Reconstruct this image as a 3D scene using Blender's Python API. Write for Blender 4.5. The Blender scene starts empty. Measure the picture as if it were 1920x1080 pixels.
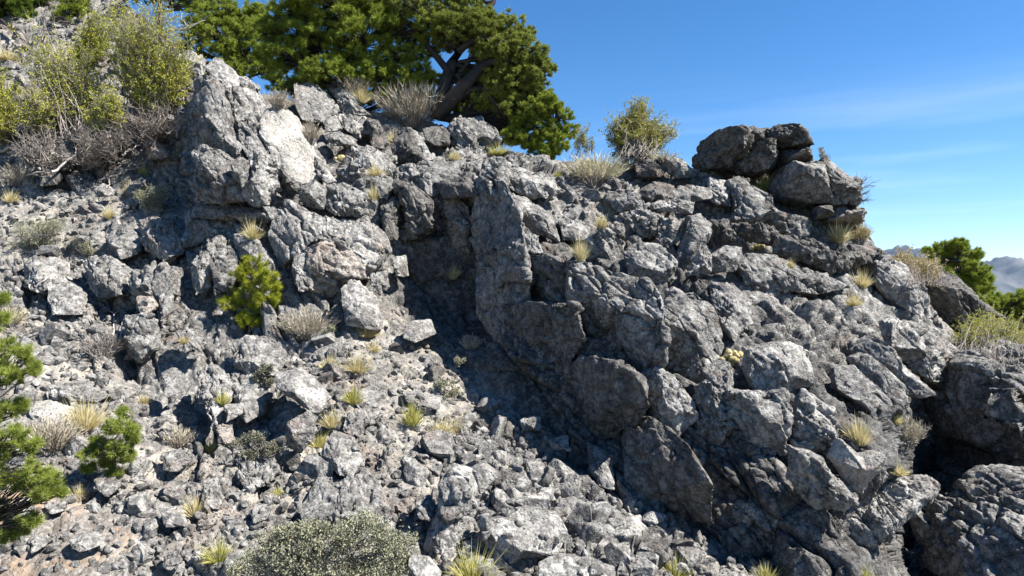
import bpy, math, random
import numpy as np
from mathutils import Vector
R = math.radians
scene = bpy.context.scene
col = scene.collection
# ---------------------------------------------------------------- camera, sky, sun, exposure
F = 1280.0                      # focal length in pixels of the 1920 wide photograph (24 mm)
cd = bpy.data.cameras.new("camera"); cam = bpy.data.objects.new("camera", cd); col.objects.link(cam)
cam.location = (0, 0, 0); cam.rotation_euler = (R(90), 0, 0)
cd.sensor_width = 36; cd.lens = 24; cd.clip_start = 0.05; cd.clip_end = 120000
scene.camera = cam
SUN_EL, SUN_AZ = R(51), R(105)   # azimuth clockwise from +Y (the viewing direction)
sdir = Vector((math.sin(SUN_AZ)*math.cos(SUN_EL), math.cos(SUN_AZ)*math.cos(SUN_EL), math.sin(SUN_EL)))
sl = bpy.data.lights.new("sun", 'SUN'); sl.energy = 5.0; sl.angle = R(0.5); sl.color = (1.0, 0.95, 0.87)
so = bpy.data.objects.new("sun", sl); col.objects.link(so)
so.rotation_euler = (-sdir).to_track_quat('-Z', 'Y').to_euler()
world = bpy.data.worlds.new("World"); scene.world = world; world.use_nodes = True
nt = world.node_tree; nt.nodes.clear()
wo = nt.nodes.new('ShaderNodeOutputWorld'); bg = nt.nodes.new('ShaderNodeBackground')
sky = nt.nodes.new('ShaderNodeTexSky'); sky.sky_type = 'NISHITA'; sky.sun_disc = False
sky.sun_elevation = SUN_EL; sky.sun_rotation = SUN_AZ; sky.altitude = 2000
sky.air_density = 1.0; sky.dust_density = 0.3; sky.ozone_density = 2.5
bg.inputs[1].default_value = 0.065
# faint streaks of high cloud low in the sky
tc = nt.nodes.new('ShaderNodeTexCoord'); mp = nt.nodes.new('ShaderNodeMapping'); mp.inputs['Scale'].default_value = (1.6, 1.6, 22)
mp.inputs['Rotation'].default_value = (0, R(4), 0)
nz = nt.nodes.new('ShaderNodeTexNoise'); nz.inputs['Scale'].default_value = 1.3; nz.inputs['Detail'].default_value = 5; nz.inputs['Roughness'].default_value = .5
cr = nt.nodes.new('ShaderNodeValToRGB'); cr.color_ramp.elements[0].position = .48; cr.color_ramp.elements[1].position = .8
sx_ = nt.nodes.new('ShaderNodeSeparateXYZ'); mr = nt.nodes.new('ShaderNodeMapRange')
mr.inputs['From Min'].default_value = .02; mr.inputs['From Max'].default_value = .30; mr.inputs['To Min'].default_value = .38; mr.inputs['To Max'].default_value = 0.0
mu = nt.nodes.new('ShaderNodeMath'); mu.operation = 'MULTIPLY'
mx = nt.nodes.new('ShaderNodeMix'); mx.data_type = 'RGBA'; mx.inputs['B'].default_value = (8.2, 8.8, 9.6, 1)
L_ = nt.links.new
L_(tc.outputs['Generated'], mp.inputs['Vector']); L_(mp.outputs[0], nz.inputs['Vector']); L_(nz.outputs[0], cr.inputs[0])
L_(tc.outputs['Generated'], sx_.inputs[0]); L_(sx_.outputs['Z'], mr.inputs['Value']); L_(mr.outputs[0], mu.inputs[0]); L_(cr.outputs[0], mu.inputs[1])
hs = nt.nodes.new('ShaderNodeHueSaturation'); hs.inputs['Saturation'].default_value = 1.3
L_(sky.outputs[0], hs.inputs['Color']); L_(mu.outputs[0], mx.inputs[0]); L_(hs.outputs[0], mx.inputs['A'])
L_(mx.outputs['Result'], bg.inputs[0]); L_(bg.outputs[0], wo.inputs[0])
vs = scene.view_settings; vs.view_transform = 'Standard'; vs.look = 'None'; vs.gamma = 1; vs.exposure = 1.62
scene.render.engine = 'CYCLES'
try: scene.cycles.volume_bounces = 0
except Exception: pass

# ---------------------------------------------------------------- numpy noise
def _h(ix, iy, iz, seed):
    h = (ix.astype(np.uint32)*np.uint32(374761393)) ^ (iy.astype(np.uint32)*np.uint32(668265263)) ^ (iz.astype(np.uint32)*np.uint32(2246822519)) ^ np.uint32((seed*3266489917) & 0xffffffff)
    h ^= h >> np.uint32(15); h *= np.uint32(2246822519); h ^= h >> np.uint32(13); h *= np.uint32(3266489917); h ^= h >> np.uint32(16)
    return h
_G = np.array([(1,1,0),(-1,1,0),(1,-1,0),(-1,-1,0),(1,0,1),(-1,0,1),(1,0,-1),(-1,0,-1),(0,1,1),(0,-1,1),(0,1,-1),(0,-1,-1),(1,1,0),(-1,1,0),(0,-1,1),(0,-1,-1)], np.float32)
def pn(P, seed=0):
    P = P.astype(np.float32); fl = np.floor(P); i = fl.astype(np.int64); f = P-fl; u = f*f*f*(f*(f*6-15)+10)
    out = 0
    for dx in (0,1):
        wx = u[:,0] if dx else 1-u[:,0]
        for dy in (0,1):
            wy = wx*(u[:,1] if dy else 1-u[:,1])
            for dz in (0,1):
                g = _G[_h(i[:,0]+dx, i[:,1]+dy, i[:,2]+dz, seed) & np.uint32(15)]
                out = out + wy*(u[:,2] if dz else 1-u[:,2])*(g[:,0]*(f[:,0]-dx)+g[:,1]*(f[:,1]-dy)+g[:,2]*(f[:,2]-dz))
    return out
def fbm(P, o=4, seed=0, rough=.5):
    s = 0; a = 1
    for k in range(o): s = s+a*pn(P*2**k+17.3*k, seed+k); a *= rough
    return s
def billow(P, o=4, seed=0, rough=.5):
    s = 0; a = 1
    for k in range(o): s = s+a*(np.abs(pn(P*2.03**k+11.7*k, seed+k))*2-.5); a *= rough
    return s
def worley(P, seed=0):
    fl = np.floor(P); i = fl.astype(np.int64); n = len(P)
    f1 = np.full(n, 9.0, np.float32); f2 = f1.copy(); dv = np.zeros((n,3), np.float32); rd = np.zeros((n,3), np.float32)
    for dx in (-1,0,1):
        for dy in (-1,0,1):
            for dz in (-1,0,1):
                c = i+(dx,dy,dz); h = _h(c[:,0], c[:,1], c[:,2], seed)
                r = np.stack([(h & 1023), ((h>>10) & 1023), ((h>>20) & 1023)], 1).astype(np.float32)/1023
                d = (P-(c+.1+.8*r)).astype(np.float32); q = (d*d).sum(1)
                m = q < f1; f2 = np.where(m, f1, np.minimum(f2, q)); f1 = np.where(m, q, f1)
                dv[m] = d[m]; rd[m] = r[m]
    return np.sqrt(f1), np.sqrt(f2), dv, rd
JA = np.array([.88, .18, .43]); JA /= np.linalg.norm(JA)       # steep joints, leaning down to the right
JB = np.array([-.43, .10, .88]); JB = JB-JA*(JB@JA); JB /= np.linalg.norm(JB); JC = np.cross(JA, JB)
BED = np.array([.50, -.12, .86]); BED /= np.linalg.norm(BED)
def joints(P, nrm_, spacing, amp, seed, groove=1.0, wob=.25):
    """parallel fractures: slabs of uneven width stepping in and out, a dark crack between them"""
    u = P@nrm_/spacing+fbm(P*(.55/spacing), 3, seed)*wob*2; i = np.floor(u); f = u-i
    h = lambda k: ((np.sin((i+k)*127.1+seed*3.7)*43758.5453) % 1.0)
    t = .5*h(.5)-.25; f2 = np.clip(f+t*np.sin(f*math.pi), 0, 1)
    e = np.minimum(f, 1-f)*spacing; m = np.clip(fbm(P*(.5/spacing)+9, 2, seed+5)*2.2+.45, 0, 1)
    return amp*m*((h(0)-.5)+(f-.5)*(h(7)-.5)*1.4-groove*np.exp(-(e/(.010+spacing*.018))**1.0))
def facets(P, cell, amp, seed, groove=.5, tilt=1.2):
    """broken rock: every cell a tilted flat face standing proud by its own amount, a groove where cells meet"""
    w = np.stack([fbm(P/cell*.9+5, 2, seed+50), fbm(P/cell*.9+35, 2, seed+60), fbm(P/cell*.9+75, 2, seed+70)], 1)
    Q = np.stack([P@JA*1.45, P@JC*.95, P@JB*.72], 1)/cell + w*.22
    f1, f2, dv, rd = worley(Q, seed)
    r2 = (rd*7919.0) % 1.0
    return amp*((rd[:,0]-.5)*1.3+((r2-.5)*2*dv).sum(1)*tilt-groove*np.exp(-(f2-f1)/.055))

# ---------------------------------------------------------------- mesh helpers
def new_mesh(name, V, faces):
    """faces: (n,3) or (n,4) array, or list of such arrays"""
    if isinstance(faces, np.ndarray): faces = [faces]
    faces = [f for f in faces if len(f)]
    me = bpy.data.meshes.new(name)
    V = np.asarray(V, np.float32)
    me.vertices.add(len(V)); me.vertices.foreach_set('co', V.ravel())
    loops = np.concatenate([f.ravel() for f in faces]).astype(np.int32)
    cnt = np.concatenate([np.full(len(f), f.shape[1], np.int32) for f in faces])
    st = np.concatenate([[0], np.cumsum(cnt)[:-1]]).astype(np.int32)
    me.loops.add(len(loops)); me.loops.foreach_set('vertex_index', loops)
    me.polygons.add(len(cnt)); me.polygons.foreach_set('loop_start', st)
    me.update(calc_edges=True); me.validate()
    return me
def normals(me):
    n = np.empty(len(me.vertices)*3, np.float32); me.vertex_normals.foreach_get('vector', n); return n.reshape(-1,3)
def put(name, me, mat=None, loc=(0,0,0), parent=None, **props):
    if mat is not None: me.materials.append(mat)
    o = bpy.data.objects.new(name, me); col.objects.link(o); o.location = loc
    if parent: o.parent = parent
    for k, v in props.items():
        if v: o[k] = v
    return o
def empty(name, loc, label, cat, group=None):
    o = bpy.data.objects.new(name, None); col.objects.link(o); o.location = loc; o.empty_display_size = .1
    o['label'] = label; o['category'] = cat
    if group: o['group'] = group
    return o
def vattr(me, name, a):
    at = me.attributes.new(name, 'FLOAT', 'POINT'); at.data.foreach_set('value', np.asarray(a, np.float32))
_ico = {}
def ico(sub):
    if sub not in _ico:
        import bmesh
        bm = bmesh.new(); bmesh.ops.create_icosphere(bm, subdivisions=sub, radius=1)
        V = np.array([v.co[:] for v in bm.verts], np.float32); Fc = np.array([[v.index for v in f.verts] for f in bm.faces], np.int32); bm.free()
        _ico[sub] = (V, Fc)
    return _ico[sub]
def ray(px, py): return np.array([(px-960)/F, 1.0, (540-py)/F])

# ---------------------------------------------------------------- materials
def nodes(name):
    m = bpy.data.materials.new(name); m.use_nodes = True; t = m.node_tree; b = t.nodes['Principled BSDF']
    b.inputs['Roughness'].default_value = .92; b.inputs['Specular IOR Level'].default_value = .18
    return m, t, b
def N(t, kind, **kw):
    n = t.nodes.new(kind)
    for k, v in kw.items():
        if k in n.inputs: n.inputs[k].default_value = v
        else: setattr(n, k, v)
    return n
def ramp(t, src, stops):
    r = t.nodes.new('ShaderNodeValToRGB'); e = r.color_ramp.elements
    while len(e) < len(stops): e.new(.5)
    for x, (p, c) in zip(e, stops): x.position = p; x.color = (c if len(c) == 4 else (*c, 1)) if not isinstance(c, float) else (c, c, c, 1)
    t.links.new(src, r.inputs[0]); return r.outputs[0]
def mixc(t, fac, a, b, mode='MIX'):
    m = t.nodes.new('ShaderNodeMix'); m.data_type = 'RGBA'; m.blend_type = mode
    for s, v in ((m.inputs[0], fac), (m.inputs['A'], a), (m.inputs['B'], b)):
        if hasattr(v, 'is_output') or isinstance(v, bpy.types.NodeSocket): t.links.new(v, s)
        elif isinstance(v, (int, float)): s.default_value = v
        else: s.default_value = (*v, 1)
    return m.outputs['Result']
def rock_mat(name, light, mid, dark, darkness=.5, warm=(.36,.27,.22), soil=False):
    m, t, b = nodes(name)
    g = N(t, 'ShaderNodeNewGeometry'); P = g.outputs['Position']
    big = N(t, 'ShaderNodeTexNoise', Scale=1.1, Detail=3.0, Roughness=.6)
    med = N(t, 'ShaderNodeTexNoise', Scale=6.0, Detail=6.0, Roughness=.68, Distortion=.6)
    fine = N(t, 'ShaderNodeTexNoise', Scale=38.0, Detail=4.0, Roughness=.7)
    lich = N(t, 'ShaderNodeTexNoise', Scale=13.0, Detail=5.0, Roughness=.75, Distortion=.3)
    tint = N(t, 'ShaderNodeTexNoise', Scale=1.9, Detail=4.0, Roughness=.65)
    vor = N(t, 'ShaderNodeTexVoronoi', Scale=26.0)
    for n in (big, med, fine, lich, tint, vor): t.links.new(P, n.inputs['Vector'])
    c = mixc(t, ramp(t, med.outputs[0], [(.40, 0.0), (.62, 1.0)]), mid, light)
    c = mixc(t, ramp(t, big.outputs[0], [(.45, 0.0), (.7, .6)]), c, mid)
    c = mixc(t, ramp(t, lich.outputs[0], [(1-darkness-.05, 0.0), (1-darkness+.06, 0.8)]), c, dark)
    c = mixc(t, ramp(t, tint.outputs[0], [(.58, 0.0), (.74, .55)]), c, warm)
    c = mixc(t, .6, c, ramp(t, fine.outputs[0], [(.36, .30), (.60, 1.0)]), 'MULTIPLY')
    # rust streaks below ledges, sparse orange lichen, fresh pale scars
    mpv = N(t, 'ShaderNodeMapping'); mpv.inputs['Scale'].default_value = (5.0, 5.0, .9); t.links.new(P, mpv.inputs[0])
    stk = N(t, 'ShaderNodeTexNoise', Scale=1.0, Detail=4.0, Roughness=.6); t.links.new(mpv.outputs[0], stk.inputs['Vector'])
    c = mixc(t, ramp(t, stk.outputs[0], [(.55, 0.0), (.70, .5)]), c, (dark[0]*1.15, dark[1]*1.05, dark[2]))
    scar = N(t, 'ShaderNodeTexVoronoi', Scale=3.1); t.links.new(P, scar.inputs['Vector'])
    c = mixc(t, ramp(t, scar.outputs['Distance'], [(.10, .45), (.17, 0.0)]), c, (min(1, light[0]*1.25), min(1, light[1]*1.25), min(1, light[2]*1.22)))
    org = N(t, 'ShaderNodeTexNoise', Scale=4.3, Detail=5.0, Roughness=.7); t.links.new(P, org.inputs['Vector'])
    c = mixc(t, ramp(t, org.outputs[0], [(.715, 0.0), (.74, .7)]), c, (.42, .17, .05))
    if soil:
        ad = N(t, 'ShaderNodeAttribute', attribute_name='shade_patina'); c = mixc(t, ad.outputs['Fac'], c, (.56,.56,.57), 'MULTIPLY')  # multiplies in painted shade together with the crag's darker grey
        a = N(t, 'ShaderNodeAttribute', attribute_name='soil'); a2 = N(t, 'ShaderNodeAttribute', attribute_name='red')
        sc = mixc(t, ramp(t, med.outputs[0], [(.35, 0.0), (.65, 1.0)]), (.33,.285,.23), (.48,.435,.37))
        sc = mixc(t, ramp(t, fine.outputs[0], [(.42, 0.0), (.55, 1.0)]), sc, (.24,.22,.19))
        sc = mixc(t, a2.outputs['Fac'], sc, mixc(t, ramp(t, lich.outputs[0], [(.4, 0.0), (.6, 1.0)]), (.26,.145,.08), (.42,.31,.21)))
        c = mixc(t, a.outputs['Fac'], c, sc)
    t.links.new(c, b.inputs['Base Color'])
    b1 = N(t, 'ShaderNodeBump', Strength=.9, Distance=.035); t.links.new(lich.outputs[0], b1.inputs['Height'])
    b2 = N(t, 'ShaderNodeBump', Strength=1.0, Distance=.022); t.links.new(fine.outputs[0], b2.inputs['Height']); t.links.new(b1.outputs[0], b2.inputs['Normal'])
    b3 = N(t, 'ShaderNodeBump', Strength=.7, Distance=.02); t.links.new(ramp(t, vor.outputs['Distance'], [(.0, 0.0), (.35, 1.0)]), b3.inputs['Height']); t.links.new(b2.outputs[0], b3.inputs['Normal'])
    sm = ramp(t, tint.outputs[0], [(.36, .22), (.56, 1.0)])
    for b_ in (b1, b2, b3): t.links.new(sm, b_.inputs['Strength'])
    t.links.new(b3.outputs[0], b.inputs['Normal'])
    return m
M = {}
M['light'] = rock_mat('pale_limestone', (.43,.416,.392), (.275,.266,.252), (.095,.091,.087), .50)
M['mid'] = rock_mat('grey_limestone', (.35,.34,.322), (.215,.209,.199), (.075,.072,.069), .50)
M['dark'] = rock_mat('dark_and_shaded_limestone', (.215,.204,.188), (.135,.128,.119), (.055,.052,.049), .51)  # dark rock; on the wall blocks it also stands in for deeper shade
M['smooth'] = rock_mat('smooth_limestone', (.40,.38,.35), (.335,.318,.292), (.16,.152,.14), .41)
M['rust'] = rock_mat('reddish_limestone', (.42,.385,.345), (.31,.27,.24), (.15,.135,.125), .49, warm=(.33,.23,.18))
M['ground'] = rock_mat('hillside_rock', (.37,.36,.34), (.225,.218,.207), (.078,.075,.072), .52, soil=True)
def leaf_mat(name, cols, scale=5.0, trans=.3, shift=0.0):
    m, t, b = nodes(name)
    g = N(t, 'ShaderNodeNewGeometry'); n = N(t, 'ShaderNodeTexNoise', Scale=scale, Detail=3.0, Roughness=.7); t.links.new(g.outputs['Position'], n.inputs['Vector'])
    r = N(t, 'ShaderNodeMath', operation='MULTIPLY_ADD'); t.links.new(g.outputs['Random Per Island'], r.inputs[0]); r.inputs[1].default_value = .5; 
    s = N(t, 'ShaderNodeMath', operation='MULTIPLY_ADD'); t.links.new(n.outputs[0], s.inputs[0]); s.inputs[1].default_value = 1.4; s.inputs[2].default_value = -.45
    t.links.new(s.outputs[0], r.inputs[2])
    c = ramp(t, r.outputs[0], [(i/(len(cols)-1)*.8+.1, k) for i, k in enumerate(cols)])
    t.links.new(c, b.inputs['Base Color']); b.inputs['Roughness'].default_value = .6
    if trans:
        tr = N(t, 'ShaderNodeBsdfTranslucent'); ms = N(t, 'ShaderNodeMixShader'); ms.inputs[0].default_value = trans
        t.links.new(c, tr.inputs[0]); t.links.new(b.outputs[0], ms.inputs[1]); t.links.new(tr.outputs[0], ms.inputs[2])
        t.links.new(ms.outputs[0], t.nodes['Material Output'].inputs[0])
    return m
M['pine'] = leaf_mat('pinyon_needles', [(.09,.12,.016), (.20,.255,.03), (.34,.395,.065)])
M['pinebright'] = leaf_mat('young_pinyon_needles', [(.14,.165,.012), (.27,.30,.02), (.42,.43,.06)])
M['pinegreen'] = leaf_mat('seedling_needles', [(.09,.12,.02), (.205,.255,.04), (.37,.415,.10)])
M['juniper'] = leaf_mat('juniper_scales', [(.08,.10,.018), (.19,.225,.04), (.36,.39,.09)])
M['darkpine'] = leaf_mat('dark_pine_needles', [(.04,.07,.012), (.09,.14,.018), (.17,.23,.03)])
M['mahogany'] = leaf_mat('mahogany_leaves', [(.16,.17,.02), (.33,.34,.04), (.50,.49,.10)])
M['olive'] = leaf_mat('olive_leaves', [(.14,.14,.025), (.27,.26,.05), (.40,.37,.12)])
M['sage'] = leaf_mat('sage_leaves', [(.15,.15,.095), (.22,.22,.145), (.29,.285,.20)], trans=.15)
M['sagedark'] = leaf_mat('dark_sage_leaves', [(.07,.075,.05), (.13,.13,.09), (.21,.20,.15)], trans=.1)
M['straw'] = leaf_mat('dry_grass', [(.38,.31,.13), (.55,.48,.26), (.68,.62,.42)], trans=.3)
M['greengrass'] = leaf_mat('greenish_grass', [(.26,.27,.06), (.42,.40,.12), (.58,.52,.25)], trans=.3)
M['brush'] = leaf_mat('rabbitbrush_stems', [(.24,.20,.15), (.38,.34,.26), (.52,.47,.36)], trans=.15)
M['palebrush'] = leaf_mat('pale_brush_stems', [(.34,.31,.19), (.50,.46,.30), (.62,.57,.40)], trans=.15)
M['tanbrush'] = leaf_mat('tan_brush_stems', [(.25,.20,.08), (.40,.33,.15), (.50,.42,.22)], trans=.15)
M['twig'] = leaf_mat('grey_twigs', [(.12,.10,.09), (.20,.175,.155), (.32,.29,.26)], trans=0)
M['bark'] = leaf_mat('dark_bark', [(.018,.014,.011), (.03,.024,.02), (.055,.045,.038)], trans=0)
M['dead'] = leaf_mat('weathered_deadwood', [(.22,.19,.165), (.36,.32,.29), (.50,.46,.42)], trans=0)
# ---------------------------------------------------------------- the lie of the land: distance of the slope along sight lines of the photograph
CP = [(-500,1180,5.5),(0,1180,4.7),(0,1080,5.0),(450,1100,4.9),(900,1100,4.9),(1300,1120,5.1),(1700,1150,5.3),(2000,1150,5.0),(2500,1150,6),
 (0,900,5.9),(250,900,6.0),(500,900,6.2),(800,900,6.3),(1050,900,6.6),(1200,960,6.2),
 (0,750,7.0),(250,750,7.2),(400,720,7.4),(520,720,7.6),(700,720,7.6),(900,730,8.1),(1000,800,7.5),(850,640,8.9),(720,600,8.7),
 (0,600,8.4),(150,560,8.8),(300,600,8.2),(350,700,7.7),(420,640,8.1),
 (0,450,10),(150,430,10.2),(300,430,9.8),(380,520,8.9),(600,500,8.9),(700,480,9.1),(560,400,9.5),(400,330,9.6),(330,420,9.9),(320,330,11.0),(330,250,11.2),
 (0,330,11.0),(200,300,11.3),(100,230,12),(0,150,14),(200,100,14),(330,120,12.6),(0,0,18),(200,0,17),(400,200,10.4),(450,140,11.5),(480,230,10.3),
 (600,280,10.6),(600,190,12.2),(700,210,12.4),(700,330,10.2),(800,330,10.3),(800,260,11.8),(900,260,12),(760,420,9.8),(880,420,9.9),(780,500,9.9),(850,560,9.8),(885,480,9.9),(890,600,9.7),
 (905,330,9.7),(905,480,9.2),(950,500,8.7),(950,650,8.2),(1000,700,7.8),(1060,800,7.3),(1080,620,7.6),(1100,870,7.0),
 (1000,330,10.0),(1100,330,10.6),(1200,330,10.6),(1050,290,11.4),(1200,295,11.6),(1280,320,11.0),(1350,340,10.8),(1450,340,11.0),(1560,390,10.8),(1640,450,10.6),(1720,530,10.2),(1790,600,9.8),(1850,650,9.2),(1920,680,8.5),
 (1030,420,9.3),(1150,420,9.6),(1300,400,9.8),(1450,430,9.8),(1550,480,9.6),(1090,500,8.6),(1250,480,8.9),(1400,500,8.9),(1600,540,9.0),(1700,620,8.6),
 (1130,600,7.5),(1220,650,7.5),(1300,560,8.2),(1450,580,8.0),(1550,640,7.6),(1650,700,7.6),(1250,760,6.9),(1350,700,7.1),(1450,750,6.6),(1600,760,6.7),(1700,740,6.9),
 (1250,880,6.4),(1400,860,6.2),(1550,880,6.0),(1680,880,6.2),(1740,880,8.6),(1300,1000,6.2),(1450,980,5.9),(1560,1000,5.8),(1650,1040,5.9),(1500,1060,5.7),
 (1780,760,8.8),(1800,900,9.0),(1780,1000,8.2),(1720,1040,7.6),(1900,800,7.2),(1900,1000,6.0),(1850,720,7.6),
 (-500,450,11),(-500,0,19),(-500,800,7.5),(2500,800,8.5),(2500,1000,7)]
CP = np.array(CP, float)
def _phi(r): return np.sqrt(r*r+25.0**2)
_A = _phi(np.hypot(CP[:,None,0]-CP[None,:,0], CP[:,None,1]-CP[None,:,1])); _n = len(CP)
_A = np.block([[_A, np.ones((_n,1))],[np.ones((1,_n)), np.zeros((1,1))]])
_W = np.linalg.solve(_A, np.append(np.log(CP[:,2]), 0))
def depth(px, py):
    px = np.clip(np.atleast_1d(np.asarray(px, float)), -500, 2500); py = np.clip(np.atleast_1d(np.asarray(py, float)), -250, 1180)
    out = np.full(px.shape, _W[-1])
    for k in range(_n): out = out+_W[k]*_phi(np.hypot(px-CP[k,0], py-CP[k,1]))
    return np.exp(out)
SKY = np.array([(-900,-300),(-500,-260),(0,-90),(120,-40),(200,-12),(270,25),(330,75),(400,110),(480,160),(560,178),(700,195),(830,222),(930,270),(1050,290),(1180,297),(1280,306),(1325,314),(1360,298),(1400,290),(1450,295),(1520,330),(1570,362),(1600,395),(1640,445),(1720,525),(1790,595),(1850,645),(1920,668),(2050,720),(2500,860),(3000,960)], float)
def inside(poly, X, Y):
    r = np.zeros(X.shape, bool); n = len(poly)
    for i in range(n):
        x0, y0 = poly[i]; x1, y1 = poly[(i+1) % n]
        if y0 == y1: continue
        r ^= ((y0 > Y) != (y1 > Y)) & (X < (x1-x0)*(Y-y0)/(y1-y0)+x0)
    return r
SCREE = [(-900,640),(60,590),(210,600),(215,690),(290,750),(400,860),(520,880),(520,700),(600,640),(640,610),(730,560),(800,630),(900,720),(1010,800),(1090,880),(1180,950),(1290,1000),(1450,1080),(1500,1500),(-900,1500)]
SCREE2 = [(-900,370),(120,380),(300,340),(330,420),(250,450),(130,480),(-900,560)]
SCREE3 = [(630,290),(720,290),(760,350),(700,400),(660,360)]
SCREE4 = [(1040,310),(1130,320),(1180,380),(1130,420),(1060,360)]
SCREE5 = [(-900,-300),(210,-20),(340,90),(250,200),(150,250),(-900,300)]
SHADE_PATINA = [(830,420),(760,470),(740,560),(830,640),(900,720),(1010,800),(1090,880),(1180,950),(1290,1000),(1450,1080),(1700,1120),(1800,900),(1720,760),(1650,700),(1500,640),(1420,560),(1300,480),(1150,430),(1000,400),(900,330)]  # wall and right crag: shade deepened in the colour, over darker grey rock
SOIL = [(-900,905),(60,900),(150,945),(270,1000),(190,1060),(120,1200),(-900,1200)]
def blur(a, k):
    for ax in (0, 1):
        for _ in range(2):
            p = np.pad(a, [(k, k) if i == ax else (0, 0) for i in (0, 1)], mode='edge'); c = np.cumsum(p, axis=ax)
            c = np.concatenate([np.zeros_like(np.take(c, [0], axis=ax)), c], axis=ax)
            a = (np.take(c, range(2*k+1, c.shape[ax]), axis=ax)-np.take(c, range(0, c.shape[ax]-2*k-1), axis=ax))/(2*k+1)
    return a
def build_hillside():
    xs = np.concatenate([np.linspace(-1400, -60, 60, endpoint=False), np.arange(-60, 1985, 2.5), np.linspace(1985, 3000, 60)])
    nc = len(xs); top = np.interp(xs, SKY[:,0], SKY[:,1])
    NS = 430; s = np.linspace(0, 1, NS)[:,None]
    PY = 1180+(top[None,:]-1180)*s; PX = np.broadcast_to(xs, PY.shape).copy()
    Y = depth(PX.ravel(), PY.ravel()).reshape(PY.shape)
    X = (PX-960)/F*Y; Z = (540-PY)/F*Y
    # towards and behind the camera
    fw = np.linspace(1, 0, 26)[:-1, None]**1.0*9.0
    d0 = fw; Xf = X[0][None]*(1+0*d0)*(1+d0*.05); Yf = Y[0][None]-d0; Zf = Z[0][None]-d0*.10
    # behind the skyline: a bench, then down the far side
    bk = (np.linspace(0, 1, 75)[1:, None]**2.2)*90.0
    m0 = Z[-1]/Y[-1]; g = np.minimum(m0-.10, .12)[None]
    fall = np.clip(bk-22, 0, None)
    Yb = Y[-1][None]+bk; Xb = X[-1][None]/Y[-1][None]*(Y[-1][None]+bk*.8); Zb = Z[-1][None]+np.minimum(bk, 22)*g-fall*.45
    Xa = np.vstack([Xf, X, Xb]); Ya = np.vstack([Yf, Y, Yb]); Za = np.vstack([Zf, Z, Zb]); nf = len(fw); nr = Xa.shape[0]
    G = np.stack([Xa, Ya, Za], -1)
    du = np.gradient(G, axis=1); dvv = np.gradient(G, axis=0); Nn = np.cross(du, dvv); Nn /= np.linalg.norm(Nn, axis=-1, keepdims=True)+1e-9
    Nn = blur_vec(Nn)
    P = G.reshape(-1, 3).astype(np.float32)
    sc = np.zeros(PY.shape)
    for poly in (SCREE, SCREE2, SCREE3, SCREE4, SCREE5): sc = np.maximum(sc, inside(poly, PX, PY).astype(float))
    rd = inside(SOIL, PX, PY).astype(float)
    sc = blur(sc, 5); rd = blur(rd, 9); pt = blur(inside(SHADE_PATINA, PX, PY).astype(float), 7)
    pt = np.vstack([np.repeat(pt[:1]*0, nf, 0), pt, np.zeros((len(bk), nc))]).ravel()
    sc = np.vstack([np.repeat(sc[:1], nf, 0), sc, np.repeat(sc[-1:]*.5+.4, len(bk), 0)]).ravel(); rd = np.vstack([np.repeat(rd[:1], nf, 0), rd, np.zeros((len(bk), nc))]).ravel()
    rock = 1-np.clip(sc, 0, 1)
    fade = np.ones(nr); fade[nf+NS:] = np.linspace(1, .0, len(bk)); fade = np.repeat(fade, nc)
    d = facets(P, .75, 1, 3, .9)*(.10*rock+.05*(1-rock)) + facets(P, .26, 1, 9, 1.0)*(.045*rock+.028*(1-rock)) + facets(P, .10, 1, 14, .6)*(.012*rock+.012*(1-rock))
    d += joints(P, JA, .55, .20, 5)*rock+joints(P, BED, .42, .13, 8)*rock+joints(P, JA, .17, .05, 11)*rock+joints(P, BED, .13, .045, 12)*(rock*.8+.2)
    d += billow(P*3.0, 4, 21, .5)*(.026*rock+.004)+fbm(P*1.4, 3, 23)*.05*(1-rock)
    d *= np.clip(fbm(P*.9+3, 3, 66)*1.8+.75, .45, 1.25)
    d *= fade; d -= .17*rock*(1-pt)+.04*pt
    P = P+Nn.reshape(-1, 3)*d[:, None]
    idx = np.arange(nr*nc).reshape(nr, nc)
    Fc = np.stack([idx[:-1,:-1], idx[:-1,1:], idx[1:,1:], idx[1:,:-1]], -1).reshape(-1, 4)
    me = new_mesh('hillside', P, Fc)
    sn = np.clip((fbm(P*2.3, 4, 77, .6)+.12)*2.2, 0, 1)
    vattr(me, 'soil', np.clip(sc, 0, 1)*(.12+.62*sn)); vattr(me, 'red', rd); vattr(me, 'shade_patina', pt)
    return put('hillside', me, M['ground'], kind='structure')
def blur_vec(Nn):
    for k in range(3): Nn[..., k] = blur(Nn[..., k], 3)
    return Nn/(np.linalg.norm(Nn, axis=-1, keepdims=True)+1e-9)
hill = build_hillside()
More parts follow.
